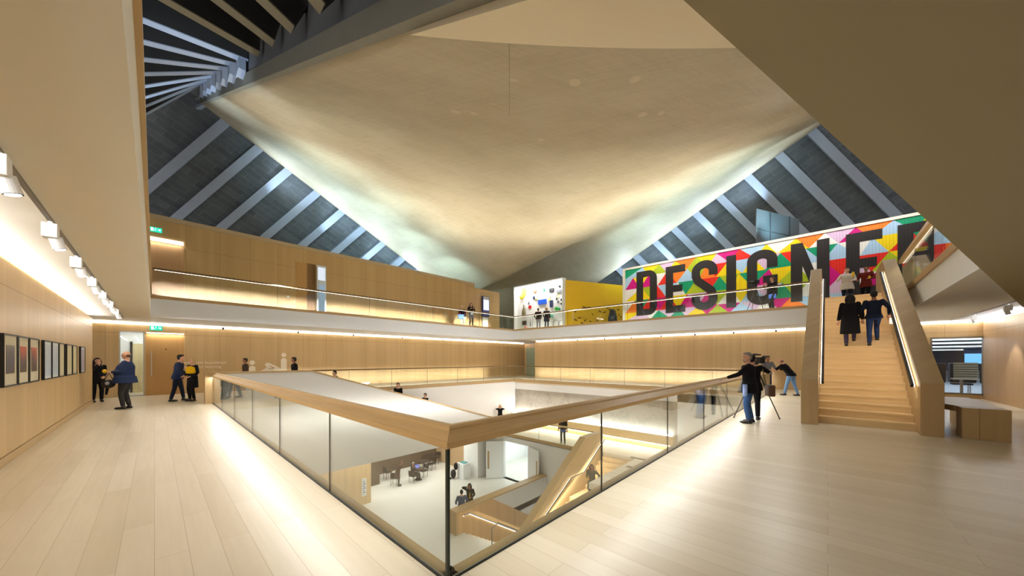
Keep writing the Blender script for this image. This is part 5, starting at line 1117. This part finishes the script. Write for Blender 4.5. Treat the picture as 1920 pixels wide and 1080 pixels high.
for a, b, w in (((13.5, 19.3, 4.6), (14, 16, 12), 1900), ((20.4, 13, 4.6), (17, 12.5, 11), 1900), ((4, 18.9, 4.6), (7, 15, 13), 1900), ((20.4, 6, 4.6), (16.5, 7.5, 13), 1900)):
    spot('vault', a, b, w*K, 104, (1, .94, .80), .9, .3)
# unseen neutral fill spots, added to brighten the fascias across the void
for y in (5, 12): spot('fill_l', (-.3, y, 5.25), (20, y+3, 3.7), 1750*K, 46, (.95, .98, 1), .7, .1)
for x in (6, 13): spot('fill_f', (20.3, 17-x, 5.25), (x-2, 18.6, 3.7), 1100*K, 46, (.95, .98, 1), .7, .1)
for y in (2, 8, 14): spot('fill_r', (22.1, y, 8.1), (5, y+2, 0), 430*K, 75, (1, .985, .96), .8, .15)
area('art_wash', (20.9, 3, 8.6), (.62, 0, -1), .1, 13, 200*K, NEUT)
area('case_wash', (21.7, 17.8, 7.8), (.6, 0, -1), .1, 4.6, 130*K, (1, 1, 1))
area('niche', (0, YW-.12, 6.85), (0, -.15, -1), 1.7, .05, 14*K, WARM2)
area('doorslot', (.35, YW-.04, 2.74), (0, -.2, -1), 1.1, .06, 10*K, WARM)
# lower levels
area('mezz', (18.6, 12, -.9), (-.1, 0, -1), 2.0, 11, 130*K, WARM2)
area('bench_up', (19.75, 12.3, -2.63), (.12, 0, 1), .12, 12, 60*K, (.9, .95, 1))
area('bench_dn', (19.55, 12.3, -3.21), (-.7, 0, -.5), .05, 12, 50*K, WARM2)
area('void_wash', (11, 15.4, -.9), (0, 1, -.25), 16, .4, 120*K, WARM2)
area('ground_fill', (9, 1.2, -.86), (0, .5, -1), 14, 1.2, 900*K, NEUT)  # unseen panel added under the slab as fill for the ground floor
area('ground2', (11, 21, ZM-.02), (0, 0, -1), 10, 6, 560*K, NEUT)
area('white_room', (19.5, 14.5, ZM-.4), (0, 0, -1), 4, 8, 300*K, (.9, .96, 1))
area('lower_led', (13.4, 12.6, -7.3), (-.252, -.5, -.4), 5.5, .05, 45*K, WARM, xdir=(1, 0, -.63))
area('lower_stair', (13.5, 8.9, -4.45), (.5, -.4, -1), 5, .05, 60*K, WARM, xdir=(1, 0, .65))
area('lobby', (0, YW+1.5, 2.98), (0, 0, -1), 2, 1.6, 40*K, (.92, .97, 1))
area('backroom', (30, -6, 2.6), (0, 0, -1), 12, 8, 500*K, (.7, .82, 1))
wd = bpy.data.worlds.new('world'); SC.world = wd; wd.use_nodes = True
bg = wd.node_tree.nodes['Background']; bg.inputs[0].default_value = (1, .98, .94, 1); bg.inputs[1].default_value = .5
# ------------------------------------------------------------------ camera
cd = bpy.data.cameras.new('camera'); cam = bpy.data.objects.new('camera', cd); COL.objects.link(cam); SC.camera = cam
cd.sensor_width = 36; cd.sensor_fit = 'HORIZONTAL'; cd.lens = 630/1920*36; cd.shift_x = 0; cd.shift_y = (673.5-540)/1920; cd.clip_start = .05; cd.clip_end = 200
cam.location = (0, 0, 1.6); cam.rotation_euler = (pi/2, 0, math.atan2(.6848, .7287)-pi/2)
SC.view_settings.view_transform = 'Standard'; SC.view_settings.look = 'None'; SC.view_settings.gamma = 1; SC.view_settings.use_curve_mapping = False
SC.view_settings.exposure = 0.0
SC.cycles.use_denoising = True; SC.cycles.max_bounces = 8; SC.cycles.diffuse_bounces = 4; SC.cycles.glossy_bounces = 4; SC.cycles.transparent_max_bounces = 24; SC.cycles.sample_clamp_indirect = 6
SC.cycles.caustics_reflective = False; SC.cycles.caustics_refractive = False
